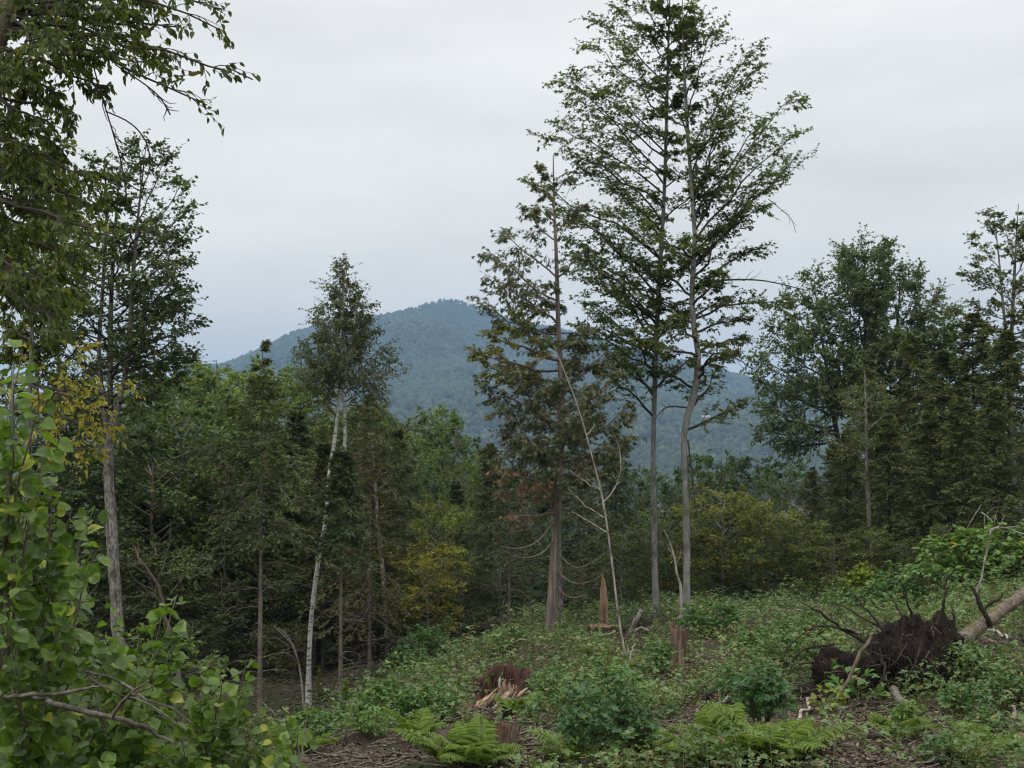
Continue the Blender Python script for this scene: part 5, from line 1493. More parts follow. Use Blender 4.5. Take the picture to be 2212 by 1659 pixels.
# ---- sticks, poles and logs lying about
def stick(name, label, cat, pts, seed, mat, w0, w1, n=12, wob=.012, lifts=None, forks=(), group=None, sides=7):
    """pts: photo positions on the ground; lifts: metres above it; w: width in photo units"""
    rng = np.random.RandomState(seed)
    q = []
    for k, (u, v) in enumerate(pts):
        lf = lifts[k] if lifts else .04
        p = hit(u, v)
        if lf > .2:                                 # raised points stand over the previous ground distance
            d = q[-1][1] if q else hit(u, v)[1]
            p = P(u, v, d)
        else:
            p = np.array([p[0], p[1], p[2] + lf])
        q.append(p)
    q = np.array(q)
    d = q[0][1]
    b = q[0].copy()
    b[2] = float(gz(b[0], b[1]))
    r = np.linspace(px(w0, d) / 2, px(w1, d) / 2, len(q))
    parts = crooked(rng, q - b, r, n, wob, sides)
    L = np.linalg.norm(q[-1] - q[0])
    s = smooth_path(q - b, n)
    for t, ang, fl in forks:
        i = int(t * (n - 1))
        T = nrm((s[min(i + 1, n - 1)] - s[max(i - 1, 0)])[None])
        D = side_dirs(rng, T, np.array([ang]), .7)[0]
        e = s[i] + D * fl * L
        parts += crooked(rng, np.array([s[i], (s[i] + e) / 2 + rng.normal(0, .02, 3) * L, e]), np.array([r.mean() * .55, r.mean() * .4, r.mean() * .2]), 7, .012, 5)
    o = obj(name, mesh(name, parts, True), M[mat], None, b)
    return tag(o, label, cat, group)


FK = [(.35, .7, .25), (.55, .6, .3), (.7, .8, .2), (.85, .6, .18)]
stick('broken_pole', 'broken pole leaning on the dark root plate, pale at its top end', 'pole', [(1770, 1535), (1803, 1512), (1845, 1440), (1881, 1372)], 71, 'dead_brown', 9, 8, lifts=[.02, .3, .6, .9])
stick('branch', 'pale rotten stick on bare ground below the leaning pole', 'branch', [(1721, 1580), (1742, 1552), (1762, 1526)], 72, 'pale_wood', 7, 9, lifts=[.05, .12, .18])
stick('log', 'short grey weathered log lying before the root plate', 'log', [(1931, 1526), (1965, 1548), (2012, 1578)], 73, 'weathered_log', 17, 12, lifts=[.17, .13, .08], sides=10)
stick('branch', 'short white birch stick lying beside an upright stake', 'branch', [(1525, 1548), (1560, 1528), (1592, 1519)], 74, 'birch_bark', 7, 9, lifts=[.03, .08, .12])
stick('stake', 'thin upright grey stake beside the white birch stick', 'stake', [(1559, 1555), (1556, 1520), (1553, 1490)], 75, 'dead_wood', 5, 4, lifts=[-.02, .25, .45])
stick('log', 'black charred-looking log near the bottom, by the ferns', 'log', [(1726, 1642), (1755, 1630), (1788, 1618)], 76, 'root', 16, 13, lifts=[.07, .07, .07], sides=9)
stick('log', 'small dark log piece between black log and grey weathered log', 'log', [(1870, 1602), (1890, 1596), (1912, 1588)], 77, 'root', 11, 10, lifts=[.05, .05, .05])
stick('stake', 'broken grey post standing at the right frame edge', 'stake', [(2186, 1600), (2188, 1560), (2193, 1526)], 78, 'dead_wood', 13, 9, lifts=[-.05, .3, .5], wob=.03)
stick('snag', 'leaning white broken stub between snag and straight maple', 'snag', [(1357, 1374), (1370, 1346), (1384, 1320)], 79, 'dead_wood', 12, 10, lifts=[-.05, .3, .6], wob=.015)
stick('fallen_limb', 'long bare grey limb arching above the root plate from the right-hand brush', 'branch', [(1880, 1300), (1968, 1232), (2041, 1187), (2100, 1158), (2148, 1138), (2121, 1104)], 80, 'dead_wood', 5, 3.5, n=20, lifts=[.05, .5, .8, 1., 1.1, 1.3], wob=.006, forks=FK)
stick('fallen_limb', 'bare pale limb leaving the long grey one toward the frame edge', 'branch', [(2100, 1330), (2130, 1200), (2148, 1140), (2215, 1155)], 81, 'dead_wood', 5, 3, n=16, lifts=[.05, .6, 1., 1.2], wob=.006, forks=FK)
stick('fallen_limb', 'tangle of thin grey twigs over the brush behind the upturned roots', 'branch', [(1985, 1285), (2040, 1215), (2075, 1190), (2110, 1215), (2140, 1240)], 82, 'dead_wood', 4, 2, n=16, lifts=[.05, .4, .6, .5, .4], wob=.01, forks=FK + [(.45, .9, .35), (.6, 1., .3)])
stick('branch', 'pale thin pole lying across the hollow stump', 'branch', [(1030, 1470), (1060, 1457), (1100, 1463), (1146, 1470)], 83, 'dead_wood', 3, 4, lifts=[.05, .4, .42, .4], wob=.004)
stick('branch', 'long thin fallen pole on the slope left of the hollow stump', 'branch', [(1000, 1440), (940, 1462), (880, 1484), (838, 1478)], 84, 'dead_brown', 5, 2.5, n=14, lifts=[.1, .12, .14, .18], wob=.006)
stick('branch', 'curved pale stick standing out of the greenery below the leaning bare sapling', 'branch', [(1357, 1440), (1362, 1420), (1366, 1402), (1371, 1390)], 85, 'pale_wood', 5, 3, lifts=[0, .22, .4, .5], forks=[(.5, .6, .5)])
stick('branch', 'pale bent pole lying below the snag toward the cedar', 'branch', [(1232, 1388), (1262, 1390), (1290, 1386), (1330, 1378)], 86, 'pale_wood', 5, 4, lifts=[.12, .12, .14, .16])
stick('branch', 'second pale pole beside the bent one below the snag', 'branch', [(1233, 1384), (1250, 1377), (1280, 1372)], 87, 'dead_wood', 4, 4, lifts=[.12, .16, .2])
stick('branch', 'pale chunk of split wood right of the white broken stub', 'branch', [(1372, 1373), (1385, 1367), (1398, 1370)], 88, 'pale_wood', 7, 6, lifts=[.12, .12, .1])
stick('branch', 'grey pole lying right of the small ragged stump', 'branch', [(1108, 1600), (1150, 1596), (1190, 1600), (1222, 1596)], 89, 'dead_wood', 6, 5, lifts=[.06, .1, .06, .06], forks=[(.3, .5, .4)])
stick('branch', 'thinner stick under the grey pole right of the small ragged stump', 'branch', [(1112, 1612), (1150, 1606), (1200, 1616)], 90, 'dead_brown', 5, 4, lifts=[.06, .06, .05])
stick('branch', 'crossed stick in the slash behind the small ragged stump', 'branch', [(1140, 1588), (1160, 1580), (1178, 1571)], 91, 'dead_wood', 4, 3, lifts=[.08, .1, .14])
stick('log', 'dark pole half hidden beneath the brush right of the maple shrubs', 'log', [(1528, 1512), (1555, 1500), (1592, 1483)], 92, 'root', 8, 7, lifts=[.06, .12, .2])
stick('branch', 'grey stick near the bottom edge left of the black log', 'branch', [(1640, 1640), (1670, 1625), (1700, 1628)], 93, 'dead_wood', 5, 4, lifts=[.04, .05, .04])
stick('branch', 'stick lying on bare soil at the bottom below the grey weathered log', 'branch', [(1960, 1650), (2000, 1640), (2050, 1642), (2090, 1650)], 94, 'dead_brown', 6, 4, lifts=[.04, .05, .05, .04], forks=[(.5, .6, .3)])
stick('branch', 'dark pole lying at the right frame edge under the fallen birch', 'branch', [(2130, 1452), (2160, 1458), (2215, 1462)], 95, 'root', 12, 12, lifts=[.1, .1, .1])
stick('branch', 'long thin stick on the reddish bank right of the root plate', 'branch', [(2120, 1395), (2160, 1410), (2200, 1440), (2230, 1455)], 96, 'dead_brown', 4, 3, lifts=[.2, .15, .1, .1])
stick('branch', 'pale short piece poking out beside the fallen birch trunk', 'branch', [(2140, 1375), (2160, 1383), (2178, 1390)], 97, 'pale_wood', 7, 4, lifts=[.15, .12, .12])
stick('fallen_pole', 'long pale pole lying along the far edge of the clearing behind the round shrub', 'pole', [(1540, 1330), (1620, 1335), (1720, 1332), (1850, 1318)], 98, 'dead_wood', 5, 4, n=16, lifts=[.15, .18, .18, .15], wob=.003)
stick('fallen_pole', 'broken pale pole end at the far edge of the clearing', 'pole', [(1720, 1322), (1745, 1324), (1775, 1322)], 99, 'pale_wood', 7, 6, lifts=[.18, .2, .18])
stick('branch', 'short white stick hung across the foot of the crooked maple', 'branch', [(1462, 1345), (1475, 1328), (1496, 1330)], 100, 'pale_wood', 4, 4, lifts=[.1, .3, .32])
stick('branch', 'leaning thin stick in the dark woods left of the spruce foot', 'branch', [(610, 1560), (585, 1535), (560, 1510)], 101, 'dead_wood', 4, 3, lifts=[.02, .3, .5])
stick('fallen_pole', 'thin pale pole lying left of the cedar foot', 'pole', [(1060, 1412), (1120, 1402), (1170, 1396)], 102, 'dead_wood', 4, 4, lifts=[.15, .18, .2])
stick('branch', 'thin pole across the greenery between hollow stump and dirt patch', 'branch', [(760, 1545), (830, 1525), (900, 1515)], 103, 'dead_brown', 3.5, 3, lifts=[.15, .25, .25], wob=.004)
stick('dead_sapling', 'leaning dead forked stem in the shade behind the aspens', 'sapling', [(398, 1560), (385, 1450), (365, 1360), (345, 1280), (322, 1230), (290, 1185)], 104, 'bark_brown', 12, 4, n=18, lifts=[0, 1.2, 2., 3, 3.6, 4], wob=.008, forks=[(.55, .7, .3), (.65, .6, .35), (.75, .8, .25), (.85, .6, .2)])

# =====================================================================
# ground cover
# =====================================================================
BARE = [(720, 1610, 3.25, 1.17), (800, 1640, 1.6, .5), (620, 1640, 1.5, .8), (1480, 1570, 1.0, 1.69), (1500, 1620, .7, .6), (1700, 1590, 1.0, 1.3), (1880, 1575, 1.5, 1.17), (1750, 1640, 1.0, .7),
        (1980, 1640, 1.3, .6), (1560, 1420, 1.25, 1.56), (2170, 1420, 1.0, 1.6), (1300, 1385, 1.1, .8), (1200, 1600, 1.38, 0.78), (1070, 1560, .8, .6), (1480, 1500, .6, 1.), (1700, 1500, .8, .8), (1600, 1535, .8, .6)]
BARE += [(740, 1652, 2.0, 1.6), (690, 1700, 2.0, 1.4), (800, 1690, 1.6, 1.2), (1475, 1630, .75, 1.3), (1720, 1640, .8, 1.2), (1700, 1560, .7, .9), (1900, 1650, .8, 1.0), (1160, 1640, .7, .8),
         (1085, 1535, .75, 1.1), (1060, 1560, .8, .5), (1094, 1625, .4, .5), (1466, 1445, .4, .9), (1310, 1390, .7, 1.0), (1370, 1380, .5, .8), (1880, 1540, 1.3, .7), (1820, 1530, 1.1, .6),
         (1186, 1415, .5, .8), (1975, 1575, .75, .7), (1900, 1560, 1.1, .6), (2130, 1390, .7, .9), (1560, 1545, .5, .5), (1352, 1430, .3, .6), (666, 1530, .4, .8), (738, 1545, .4, .8)]
BAREW = [(hit(u, v), a, c) for u, v, a, c in BARE]


def bare_at(x, y):
    m = np.zeros(np.shape(x))
    for c, a, e in BAREW:
        q = ((x - c[0]) / a) ** 2 + ((y - c[1]) / e) ** 2
        m = np.maximum(m, np.exp(-q * 1.2))
    return m


def patchy(x, y):
    return .5 + .25 * np.sin(x * .9 + 1.5 * np.sin(y * .7)) + .25 * np.sin(y * 1.1 + 1.3 * np.sin(x * .8 + 2))


def herbs(rng, n, hmin, hmax, k, leaflet, shape, three=True, ylo=14., yhi=44., ulo=520, uhi=2320, bare_w=2.2, sel=None, edge=True):
    """low plants: arching stems with leaves of three leaflets"""
    y = np.sqrt(rng.uniform(ylo ** 2, yhi ** 2, n))
    u = rng.uniform(ulo, uhi, n)
    x = (u - CX) / FU * y
    keep = rng.rand(n) > bare_at(x, y) * bare_w
    if edge:
        keep &= x > -3.7 + np.maximum(y - 23, 0) * .20
    if sel is not None:
        keep &= rng.rand(n) < sel(x, y)
    x, y = x[keep], y[keep]
    n = len(x)
    z = gz(x, y)
    h = rng.uniform(hmin, hmax, n) * (.55 + .8 * patchy(x, y))
    a = rng.rand(n) * 6.28
    lean = h * rng.uniform(.1, .7, n)
    A = np.stack([x, y, z - .03], -1)
    B = A + np.stack([np.cos(a) * lean, np.sin(a) * lean, h], -1)
    st = curve(rng, A, B, 4, UP[None] * (h * .12)[:, None], .03)
    stems = tubes(st, np.array([[.006, .005, .004, .002]]).repeat(n, 0), 3)
    pl = np.repeat(np.arange(n), k)
    t = np.clip(rng.uniform(.25, 1.05, n * k), 0, 1)
    p, T = on_paths(st, pl, t)
    az = rng.rand(n * k) * 6.28
    D = np.stack([np.cos(az), np.sin(az), rng.uniform(-.35, .45, n * k)], -1)
    D = nrm(D)
    pet = leaflet * rng.uniform(.8, 2.2, n * k)
    c = p + D * pet[:, None]
    N = UP[None] + rng.normal(0, .45, (n * k, 3))
    size = leaflet * rng.uniform(.6, 1.35, n * k)
    if not three:
        return stems, leaves(c, D, N, size, size * .62, shape)
    S = nrm(np.cross(N, D))
    C = np.concatenate([c, c - D * size[:, None] * .1, c - D * size[:, None] * .1])
    DD = np.concatenate([D, nrm(D * .45 + S), nrm(D * .45 - S)])
    NN = np.concatenate([N] * 3) + rng.normal(0, .15, (3 * n * k, 3))
    LL = np.concatenate([size, size * .85, size * .85])
    return stems, leaves(C, DD, NN, LL, LL * .6, shape)


rng = np.random.RandomState(120)
bsel = (lambda x, y: .25 + .9 * np.clip(.5 + .5 * np.sin(x * .55 + 2.1 * np.sin(y * .43)) + .4 * np.sin(y * 1.7 + x * .8), 0, 1))
stems, lf = herbs(rng, 2700, .20, .60, 7, .078, 'oval', True, 14., 24., sel=bsel)
stems2, lf2 = herbs(rng, 6000, .20, .60, 7, .080, 'diamond', True, 24., 44., sel=bsel)
cover = thing('bramble_cover', 'low raspberry and bramble greenery covering the cleared slope', 'ground cover')
cover['kind'] = 'stuff'
o = obj('foliage', [lf, lf2], M['bramble_leaf'], cover)
o['kind'] = 'stuff'
o = obj('stems', mesh('stems', [stems, stems2], True), M['green_stem'], cover)
o['kind'] = 'stuff'
stems, lf = herbs(rng, 6500, .12, .42, 7, .07, 'diamond', False, bare_w=1.7, sel=lambda x, y: 1 - .7 * patchy(x, y))
cover = thing('herb_cover', 'mixed low herbs and seedlings among the brambles on the cleared slope', 'ground cover')
cover['kind'] = 'stuff'
o = obj('foliage', [lf], M['herb_leaf'], cover)
o['kind'] = 'stuff'
o = obj('stems', mesh('stems', [stems], True), M['green_stem'], cover)
o['kind'] = 'stuff'
stems, lf = herbs(rng, 2600, .45, .85, 11, .085, 'oval', sel=lambda x, y: (patchy(x * 1.3 + 2, y * 1.2) > .62) * 1.)
cover = thing('raspberry_cover', 'taller pale raspberry canes in patches on the cleared slope', 'ground cover')
cover['kind'] = 'stuff'
o = obj('foliage', [lf], M['bramble_leaf'], cover)
o['kind'] = 'stuff'
o = obj('stems', mesh('stems', [stems], True), M['green_stem'], cover)
o['kind'] = 'stuff'
# growth under the trees at the left, leaf colour darkened to stand for shade
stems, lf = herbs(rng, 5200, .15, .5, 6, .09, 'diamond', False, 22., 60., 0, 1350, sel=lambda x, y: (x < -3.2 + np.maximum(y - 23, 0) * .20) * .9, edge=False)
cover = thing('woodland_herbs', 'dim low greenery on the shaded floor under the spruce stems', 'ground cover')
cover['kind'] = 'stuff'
o = obj('foliage', [lf], M['dimmed_herb'], cover)
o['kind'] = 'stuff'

# slash: small twigs, and chips and dead leaves
n = 4200
y = np.sqrt(rng.uniform(14. ** 2, 40. ** 2, n))
x = (rng.uniform(520, 2300, n) - CX) / FU * y
keep = rng.rand(n) < .45 + 1.2 * bare_at(x, y)
x, y = x[keep], y[keep]
a = rng.rand(len(x)) * 6.28
L = rng.uniform(.12, .75, len(x))
A = np.stack([x, y, gz(x, y) + rng.uniform(.01, .06, len(x))], -1)
xe, ye = x + np.cos(a) * L, y + np.sin(a) * L
B = np.stack([xe, ye, gz(xe, ye) + rng.uniform(.01, .16, len(x))], -1)
tw = tubes(curve(rng, A, B, 4, None, .04), rng.uniform(.004, .016, (len(x), 1)) * np.array([[1, .9, .75, .5]]), 4)
tag(obj('slash_twigs', mesh('slash_twigs', [tw], True), M['weathered_log']), 'broken twigs and small sticks littering the cleared ground', 'litter', kind='stuff')
n = 26000
c = rng.randint(0, len(BAREW), n)
cx = np.array([b[0][0] for b in BAREW])[c]
cy = np.array([b[0][1] for b in BAREW])[c]
ra = np.array([b[1] for b in BAREW])[c]
re = np.array([b[2] for b in BAREW])[c]
x, y = cx + rng.normal(0, .75, n) * ra, cy + rng.normal(0, .75, n) * re
C = np.stack([x, y, gz(x, y) + rng.uniform(.004, .03, n)], -1)
D = np.stack([rng.normal(0, 1, n), rng.normal(0, 1, n), rng.normal(0, .35, n)], -1)
s = rng.uniform(.03, .11, n)
M['chip'] = leaf_mat('chip', (.06, .043, .032), (.15, .115, .085), (.22, .18, .14), .08, .0, .9, .1, patch=.3)
tag(obj('wood_chips', [leaves(C, D, UP[None] + rng.normal(0, .5, (n, 3)), s, s * rng.uniform(.3, .7, n), 'needle')], M['chip']), 'brown wood chips and dead leaves on the bare patches of soil', 'litter', kind='stuff')

# =====================================================================
# shrubs and ferns that stand out
# =====================================================================
gp_s = dict(n_sub=4, sub_ratio=.5, sub_min=.10, sub_max=.4, t0=.2, flat=.4, n_twig=3, twig=.16, n_leaf=4, leaf=.085, aspect=.85, shape='maple', droop=.45, up_noise=.45)


def shrub_kind(seed, H, rmax, n_stem, leafm, gp, color):
    rng = np.random.RandomState(seed)
    a = np.arange(n_stem) * 2.4 + rng.normal(0, .4, n_stem)
    f = rng.uniform(.15, 1, n_stem)
    A = np.stack([np.cos(a) * .06, np.sin(a) * .06, np.full(n_stem, -.05)], -1)
    B = np.stack([np.cos(a) * rmax * f, np.sin(a) * rmax * f, H * (1.0 - .55 * f ** 1.5) * rng.uniform(.8, 1.05, n_stem)], -1)
    limbs = curve(rng, A, B, 6, UP[None] * (H * .14) + 0 * A, .03)
    WG, LG = grow(rng, limbs, np.full(n_stem, .012), **gp)
    return [p for w in WG for p in w], LG


SK = {}


def shrub(kind, u, v, hpx, label, wide=1., color=(1, 1, 1), name='shrub', cat='shrub'):
    seed, H, rmax, ns, leafm, gp = SHRUBS[kind]
    b = hit(u, v)
    s = px(hpx, b[1]) / H * 1.15
    if kind not in SK:
        w, l = shrub_kind(seed, H, rmax, ns, leafm, gp, color)
        SK[kind] = (mesh('stems', w, True), mesh('foliage', [l]))
        SK[kind][0].materials.append(M['green_stem'])
        SK[kind][1].materials.append(M[leafm])
    r = thing(name, label, cat, b, (u * 7 % 628) / 100.)
    r.scale = (s * wide, s * wide, s)
    for nm, me in zip(('stems', 'foliage'), SK[kind]):
        o = obj(nm, me, None, r)
        o.color = (*color, 1)
    return r


gp_r = dict(gp_s, shape='oval', leaf=.085, aspect=.6, n_leaf=5)
SHRUBS = {'maple_a': (131, 1.0, .55, 13, 'shrub_leaf', gp_s), 'maple_b': (132, .9, .6, 12, 'shrub_leaf', dict(gp_s, leaf=.10)),
          'rasp_a': (133, .8, .55, 14, 'shrub_leaf', gp_r), 'rasp_b': (134, .8, .7, 15, 'shrub_leaf', dict(gp_r, leaf=.075)),
          'big_leaf': (135, .7, .4, 5, 'shrub_leaf', dict(gp_s, n_sub=2, n_twig=2, n_leaf=2, leaf=.15, aspect=.8, shape='oval', droop=.2))}
DG, LG_, YGs, PG = (.55, .72, .7), (1.1, 1.1, 1.), (1.5, 1.3, .7), (1.15, 1.2, 1.25)
for a in [
    ('maple_a', 1315, 1650, 150, 'dense dark green maple shrub, largest in the bottom middle', 1.15, DG),
    ('maple_b', 1270, 1655, 105, 'smaller dark maple shrub at the bottom edge beside the largest one', 1.0, DG),
    ('maple_a', 1375, 1640, 110, 'maple shrub on the fern side of the largest dark shrub', 1., (.75, .85, .7)),
    ('maple_b', 1648, 1590, 115, 'dark maple shrub left of the root plate, in front of the bare soil', 1.15, DG),
    ('rasp_a', 1620, 1530, 80, 'feathery green bush above the dark maple shrub left of the root plate', 1.3, (.8, .95, .85)),
    ('rasp_b', 1250, 1570, 80, 'pale green raspberry bush right of the hollow stump', 1.4, PG),
    ('rasp_a', 1210, 1520, 60, 'raspberry bush close against the hollow stump', 1.4, PG),
    ('rasp_b', 1330, 1530, 80, 'raspberry bush behind the largest dark shrub', 1.3, PG),
    ('maple_b', 1425, 1460, 58, 'leafy maple seedling bush left of the tall square-cut stump', 1.2, (.8, .95, .7)),
    ('rasp_a', 1535, 1375, 62, 'round bush right of the crooked maple foot', 1.5, (.85, 1., .85)),
    ('rasp_b', 930, 1440, 75, 'tall pale raspberry bush at the shaded edge left of the cedar', 1.2, (.95, 1.1, 1.)),
    ('rasp_a', 880, 1470, 60, 'raspberry bush lower on the slope edge left of the cedar', 1.3, (.9, 1.05, .95)),
    ('rasp_b', 1090, 1408, 45, 'small raspberry bush just left of the cedar foot', 1.4, (.9, 1.05, 1.)),
    ('rasp_a', 850, 1570, 75, 'raspberry bush above the dirt patch', 1.5, (1., 1.1, .85)),
    ('rasp_b', 790, 1590, 50, 'low bush at the top edge of the dirt patch', 1.5, (1.1, 1.15, .7)),
    ('rasp_a', 930, 1560, 65, 'bush between dirt patch and hollow stump', 1.4, (.9, 1.05, .9)),
    ('rasp_b', 1850, 1335, 60, 'pale bush behind the upturned roots', 1.5, PG),
    ('rasp_a', 1930, 1320, 60, 'bush directly behind the root plate top', 1.5, PG),
    ('rasp_b', 2010, 1305, 80, 'bush behind the highest root tip', 1.5, (1.1, 1.15, 1.)),
    ('rasp_a', 2090, 1280, 105, 'yellowish bush under the long bare fallen limb', 1.5, (1.25, 1.2, .75)),
    ('rasp_b', 2170, 1270, 125, 'yellowish bush at the frame edge above the fallen birch', 1.5, (1.25, 1.2, .75)),
    ('maple_b', 2080, 1560, 70, 'leafy bush right of the grey weathered log', 1.3, (1., 1.05, .9)),
    ('maple_a', 2130, 1600, 70, 'bush left of the broken grey post', 1.2, (.85, .95, .8)),
    ('maple_b', 2040, 1655, 60, 'low broad-leaved clump at the bottom edge near the frame corner', 1.4, (1., 1.1, 1.)),
    ('rasp_a', 2100, 1470, 70, 'bush right of the root plate below the fallen trunk', 1.4, (1., 1.1, .9)),
    ('rasp_b', 2180, 1520, 60, 'bush at the right frame edge above the broken post', 1.4, (.9, 1., .9)),
    ('maple_a', 2060, 1440, 75, 'slender bright seedling against the right side of the root plate', .7, (1.4, 1.35, .8)),
    ('big_leaf', 1840, 1530, 78, 'broad-leaved seedling standing in front of the root plate', 1.1, (1.15, 1.3, 1.)),
    ('big_leaf', 1795, 1545, 60, 'yellowing seedling left of the broad-leaved one', .9, (2., 1.4, .6)),
    ('rasp_a', 1960, 1580, 55, 'yellow-green fernlike bush below the grey log', 1.1, (1.3, 1.3, .7)),
    ('rasp_b', 1700, 1440, 60, 'bush left of the root plate near its arching roots', 1.5, (.9, 1.05, .85)),
    ('rasp_a', 1640, 1420, 55, 'bush on the slope between tall stump and root plate', 1.5, (.95, 1.1, .9)),
    ('rasp_b', 1750, 1390, 55, 'bush beyond the arching roots', 1.5, (1., 1.1, .95)),
    ('maple_b', 1860, 1300, 70, 'small yellow maple seedling above the bushes at the far edge', .8, (2.4, 1.7, .45)),
    ('rasp_a', 690, 1600, 60, 'low green clump at the white birch foot', 1.5, (.8, .95, .7)),
    ('rasp_b', 620, 1625, 50, 'low yellow-green clump where the aspens meet the dirt', 1.5, (1.1, 1.1, .6)),
    ('maple_a', 1450, 1560, 40, 'small seedling beside the bare soil right of the largest shrub', 1., (1., 1., .7)),
]:
    shrub(*a)

# mullein stalks at the dark wood's edge
for u, v, hpx, lab in ((687, 1520, 72, 'pale green mullein spike right beside the white birch'), (744, 1530, 62, 'pale green mullein spike right of the short spruce stem')):
    b = hit(u, v)
    h = px(hpx, b[1])
    rng = np.random.RandomState(int(u))
    r = thing('mullein', lab, 'plant', b)
    zz_ = np.linspace(0, h, 9)
    obj('spike', mesh('spike', [tube(np.stack([zz_ * .03, 0 * zz_, zz_], -1), np.array([.012, .012, .018, .028, .03, .03, .028, .022, .006]), 7)], True), M['green_stem'], r)
    k = 160
    a = rng.rand(k) * 6.28
    zl = rng.uniform(.25, 1, k) * h
    D = np.stack([np.cos(a), np.sin(a), rng.uniform(.2, .8, k)], -1)
    l = leaves(np.stack([zl * .03, 0 * zl, zl], -1) + D * .02, D, UP[None] + rng.normal(0, .3, (k, 3)), np.full(k, .05), np.full(k, .03), 'oval')
    ob = obj('buds', [l], M['fern_leaf'], r)
    k = 9
    a = np.arange(k) * 2.4
    D = np.stack([np.cos(a), np.sin(a), rng.uniform(.1, .7, k)], -1)
    obj('leaves', [leaves(np.stack([0 * a, 0 * a, rng.uniform(.02, .3, k)], -1), D, UP[None] + 0 * D, np.full(k, .26), np.full(k, .10), 'oval')], M['shrub_leaf'], r)


# ---- ferns: fronds of paired leaflets
def frond_mesh(seed, L):
    rng = np.random.RandomState(seed)
    n = 24
    t = np.linspace(0, 1, 10)
    path = np.stack([t * L * .8, 0 * t, L * (.75 * t - .42 * t ** 2)], -1)
    tt = np.linspace(.16, .98, n)
    p, T = on_paths(path[None], np.zeros(n, int), tt)
    prof = np.sin(np.pi * np.clip(.12 + .86 * tt, 0, 1)) ** .8
    C, D, LL = [], [], []
    for s in (-1, 1):
        C.append(p)
        D.append(nrm(T * .35 + np.array([0, s, -.12])[None] + rng.normal(0, .08, (n, 3))))
        LL.append(L * .25 * prof * rng.uniform(.85, 1.1, n))
    C, D, LL = np.concatenate(C), np.concatenate(D), np.concatenate(LL)
    pin = leaves(C, D, UP[None] + rng.normal(0, .2, (2 * n, 3)), LL, np.maximum(LL * .19, .010), 'oval')
    st = tube(path, np.linspace(.005, .0015, 10), 3)
    me = mesh('frond', [pin, st])
    me.materials.append(M['fern_leaf'])
    return me


FR = [frond_mesh(140 + k, .62 + .08 * k) for k in range(4)]


def fern(u, v, size, label, color=(1, 1, 1), nf=9):
    b = hit(u, v)
    rng = np.random.RandomState(int(u * 3 + v))
    r = thing('fern', label, 'fern', b)
    for k in range(nf):
        o = obj('frond', FR[rng.randint(4)], None, r)
        s = size * rng.uniform(.85, 1.4)
        o.scale = (s, s, s)
        o.rotation_euler = (rng.normal(0, .12), rng.uniform(-.35, .12), k * 2 * math.pi / nf + rng.normal(0, .25))
        o.color = (*color, 1)
    return r


for a in [(1540, 1655, 1.0, 'yellow-green fern at the bottom edge, first right of the largest dark shrub'), (1600, 1650, 1.1, 'tall yellow-green fern left of the dark maple shrub foot'),
          (1660, 1655, 1.15, 'bright fern right in the middle of the bottom fern bed'), (1700, 1650, 1., 'bright fern next to the black log'), (1570, 1625, .9, 'fern behind the front row of the bottom fern bed'),
          (1640, 1628, .85, 'fern at the back of the bed under the dark maple shrub'), (1500, 1658, .8, 'low paler fern at the left end of the bottom fern bed'),
          (1005, 1655, .8, 'bright fern left of the small ragged stump'), (1040, 1660, .7, 'fern just below the small ragged stump'), (975, 1658, .8, 'fern at the bottom edge nearest the dirt patch'),
          (1240, 1650, .7, 'small fern left of the largest dark shrub foot'), (1420, 1652, .7, 'small fern right of the largest dark shrub foot'),
          (1955, 1600, .7, 'small fern under the grey weathered log'), (2140, 1640, .8, 'fern near the bottom right corner'), (2100, 1655, .7, 'fern at the bottom edge under the leafy bush'),
          (1110, 1545, .7, 'fern growing in front of the hollow stump'), (640, 1640, .8, 'fern at the aspen edge of the dirt patch', (.9, .9, .8)), (1290, 1420, .6, 'small fern below the pale bent pole'),
          (1330, 1470, .8, 'fern in the greenery below the leaning bare sapling'), (900, 1600, .7, 'fern on the slope above the dirt patch')]:
    fern(*a)

# =====================================================================
# aspen saplings in the near left corner
# =====================================================================
def aspen_leaf_arrays(seed):
    rng = np.random.RandomState(seed)
    rows = [(.04, .0, 0), (-.02, .30, 0), (.14, .47, 0), (.34, .54, 0), (.55, .48, 0), (.76, .30, 0), (.90, .12, 0), (1.04, 0, 0)]
    fold, curl, wav = rng.uniform(.02, .45), rng.uniform(-.25, .45), rng.uniform(.015, .06)
    V, F = [], []
    for k, (s, w, _) in enumerate(rows):
        ms = max(s, .04)
        zc = -curl * ms ** 2
        if w == 0:
            V.append([(s, 0, zc)])
        else:
            V.append([(s, w, zc + fold * w + rng.normal(0, wav)), (ms, 0, zc), (s, -w, zc + fold * w + rng.normal(0, wav))])
    idx, flat = [], []
    for r_ in V:
        idx.append(list(range(len(flat), len(flat) + len(r_))))
        flat += r_
    for a, b in zip(idx[:-1], idx[1:]):
        if len(a) == 1:
            F += [(a[0], b[1], b[0]), (a[0], b[2], b[1])]
        elif len(b) == 1:
            F += [(a[0], a[1], b[0]), (a[1], a[2], b[0])]
        else:
            F += [(a[0], a[1], b[1]), (a[0], b[1], b[0]), (a[1], a[2], b[2]), (a[1], b[2], b[1])]
    n = len(flat)
    flat += [(-.62, .012, .10), (-.62, -.012, .10), (.03, .012, 0), (.03, -.012, 0)]       # stalk
    F += [(n, n + 1, n + 3), (n, n + 3, n + 2)]
    return np.array(flat, float), np.array(F)


ASP = [aspen_leaf_arrays(150 + k) for k in range(12)]
ASPM = []
for V, F in ASP:
    me = mesh('leaf', [(V, F)], True)
    me.materials.append(M['aspen_leaf'])
    ASPM.append(me)


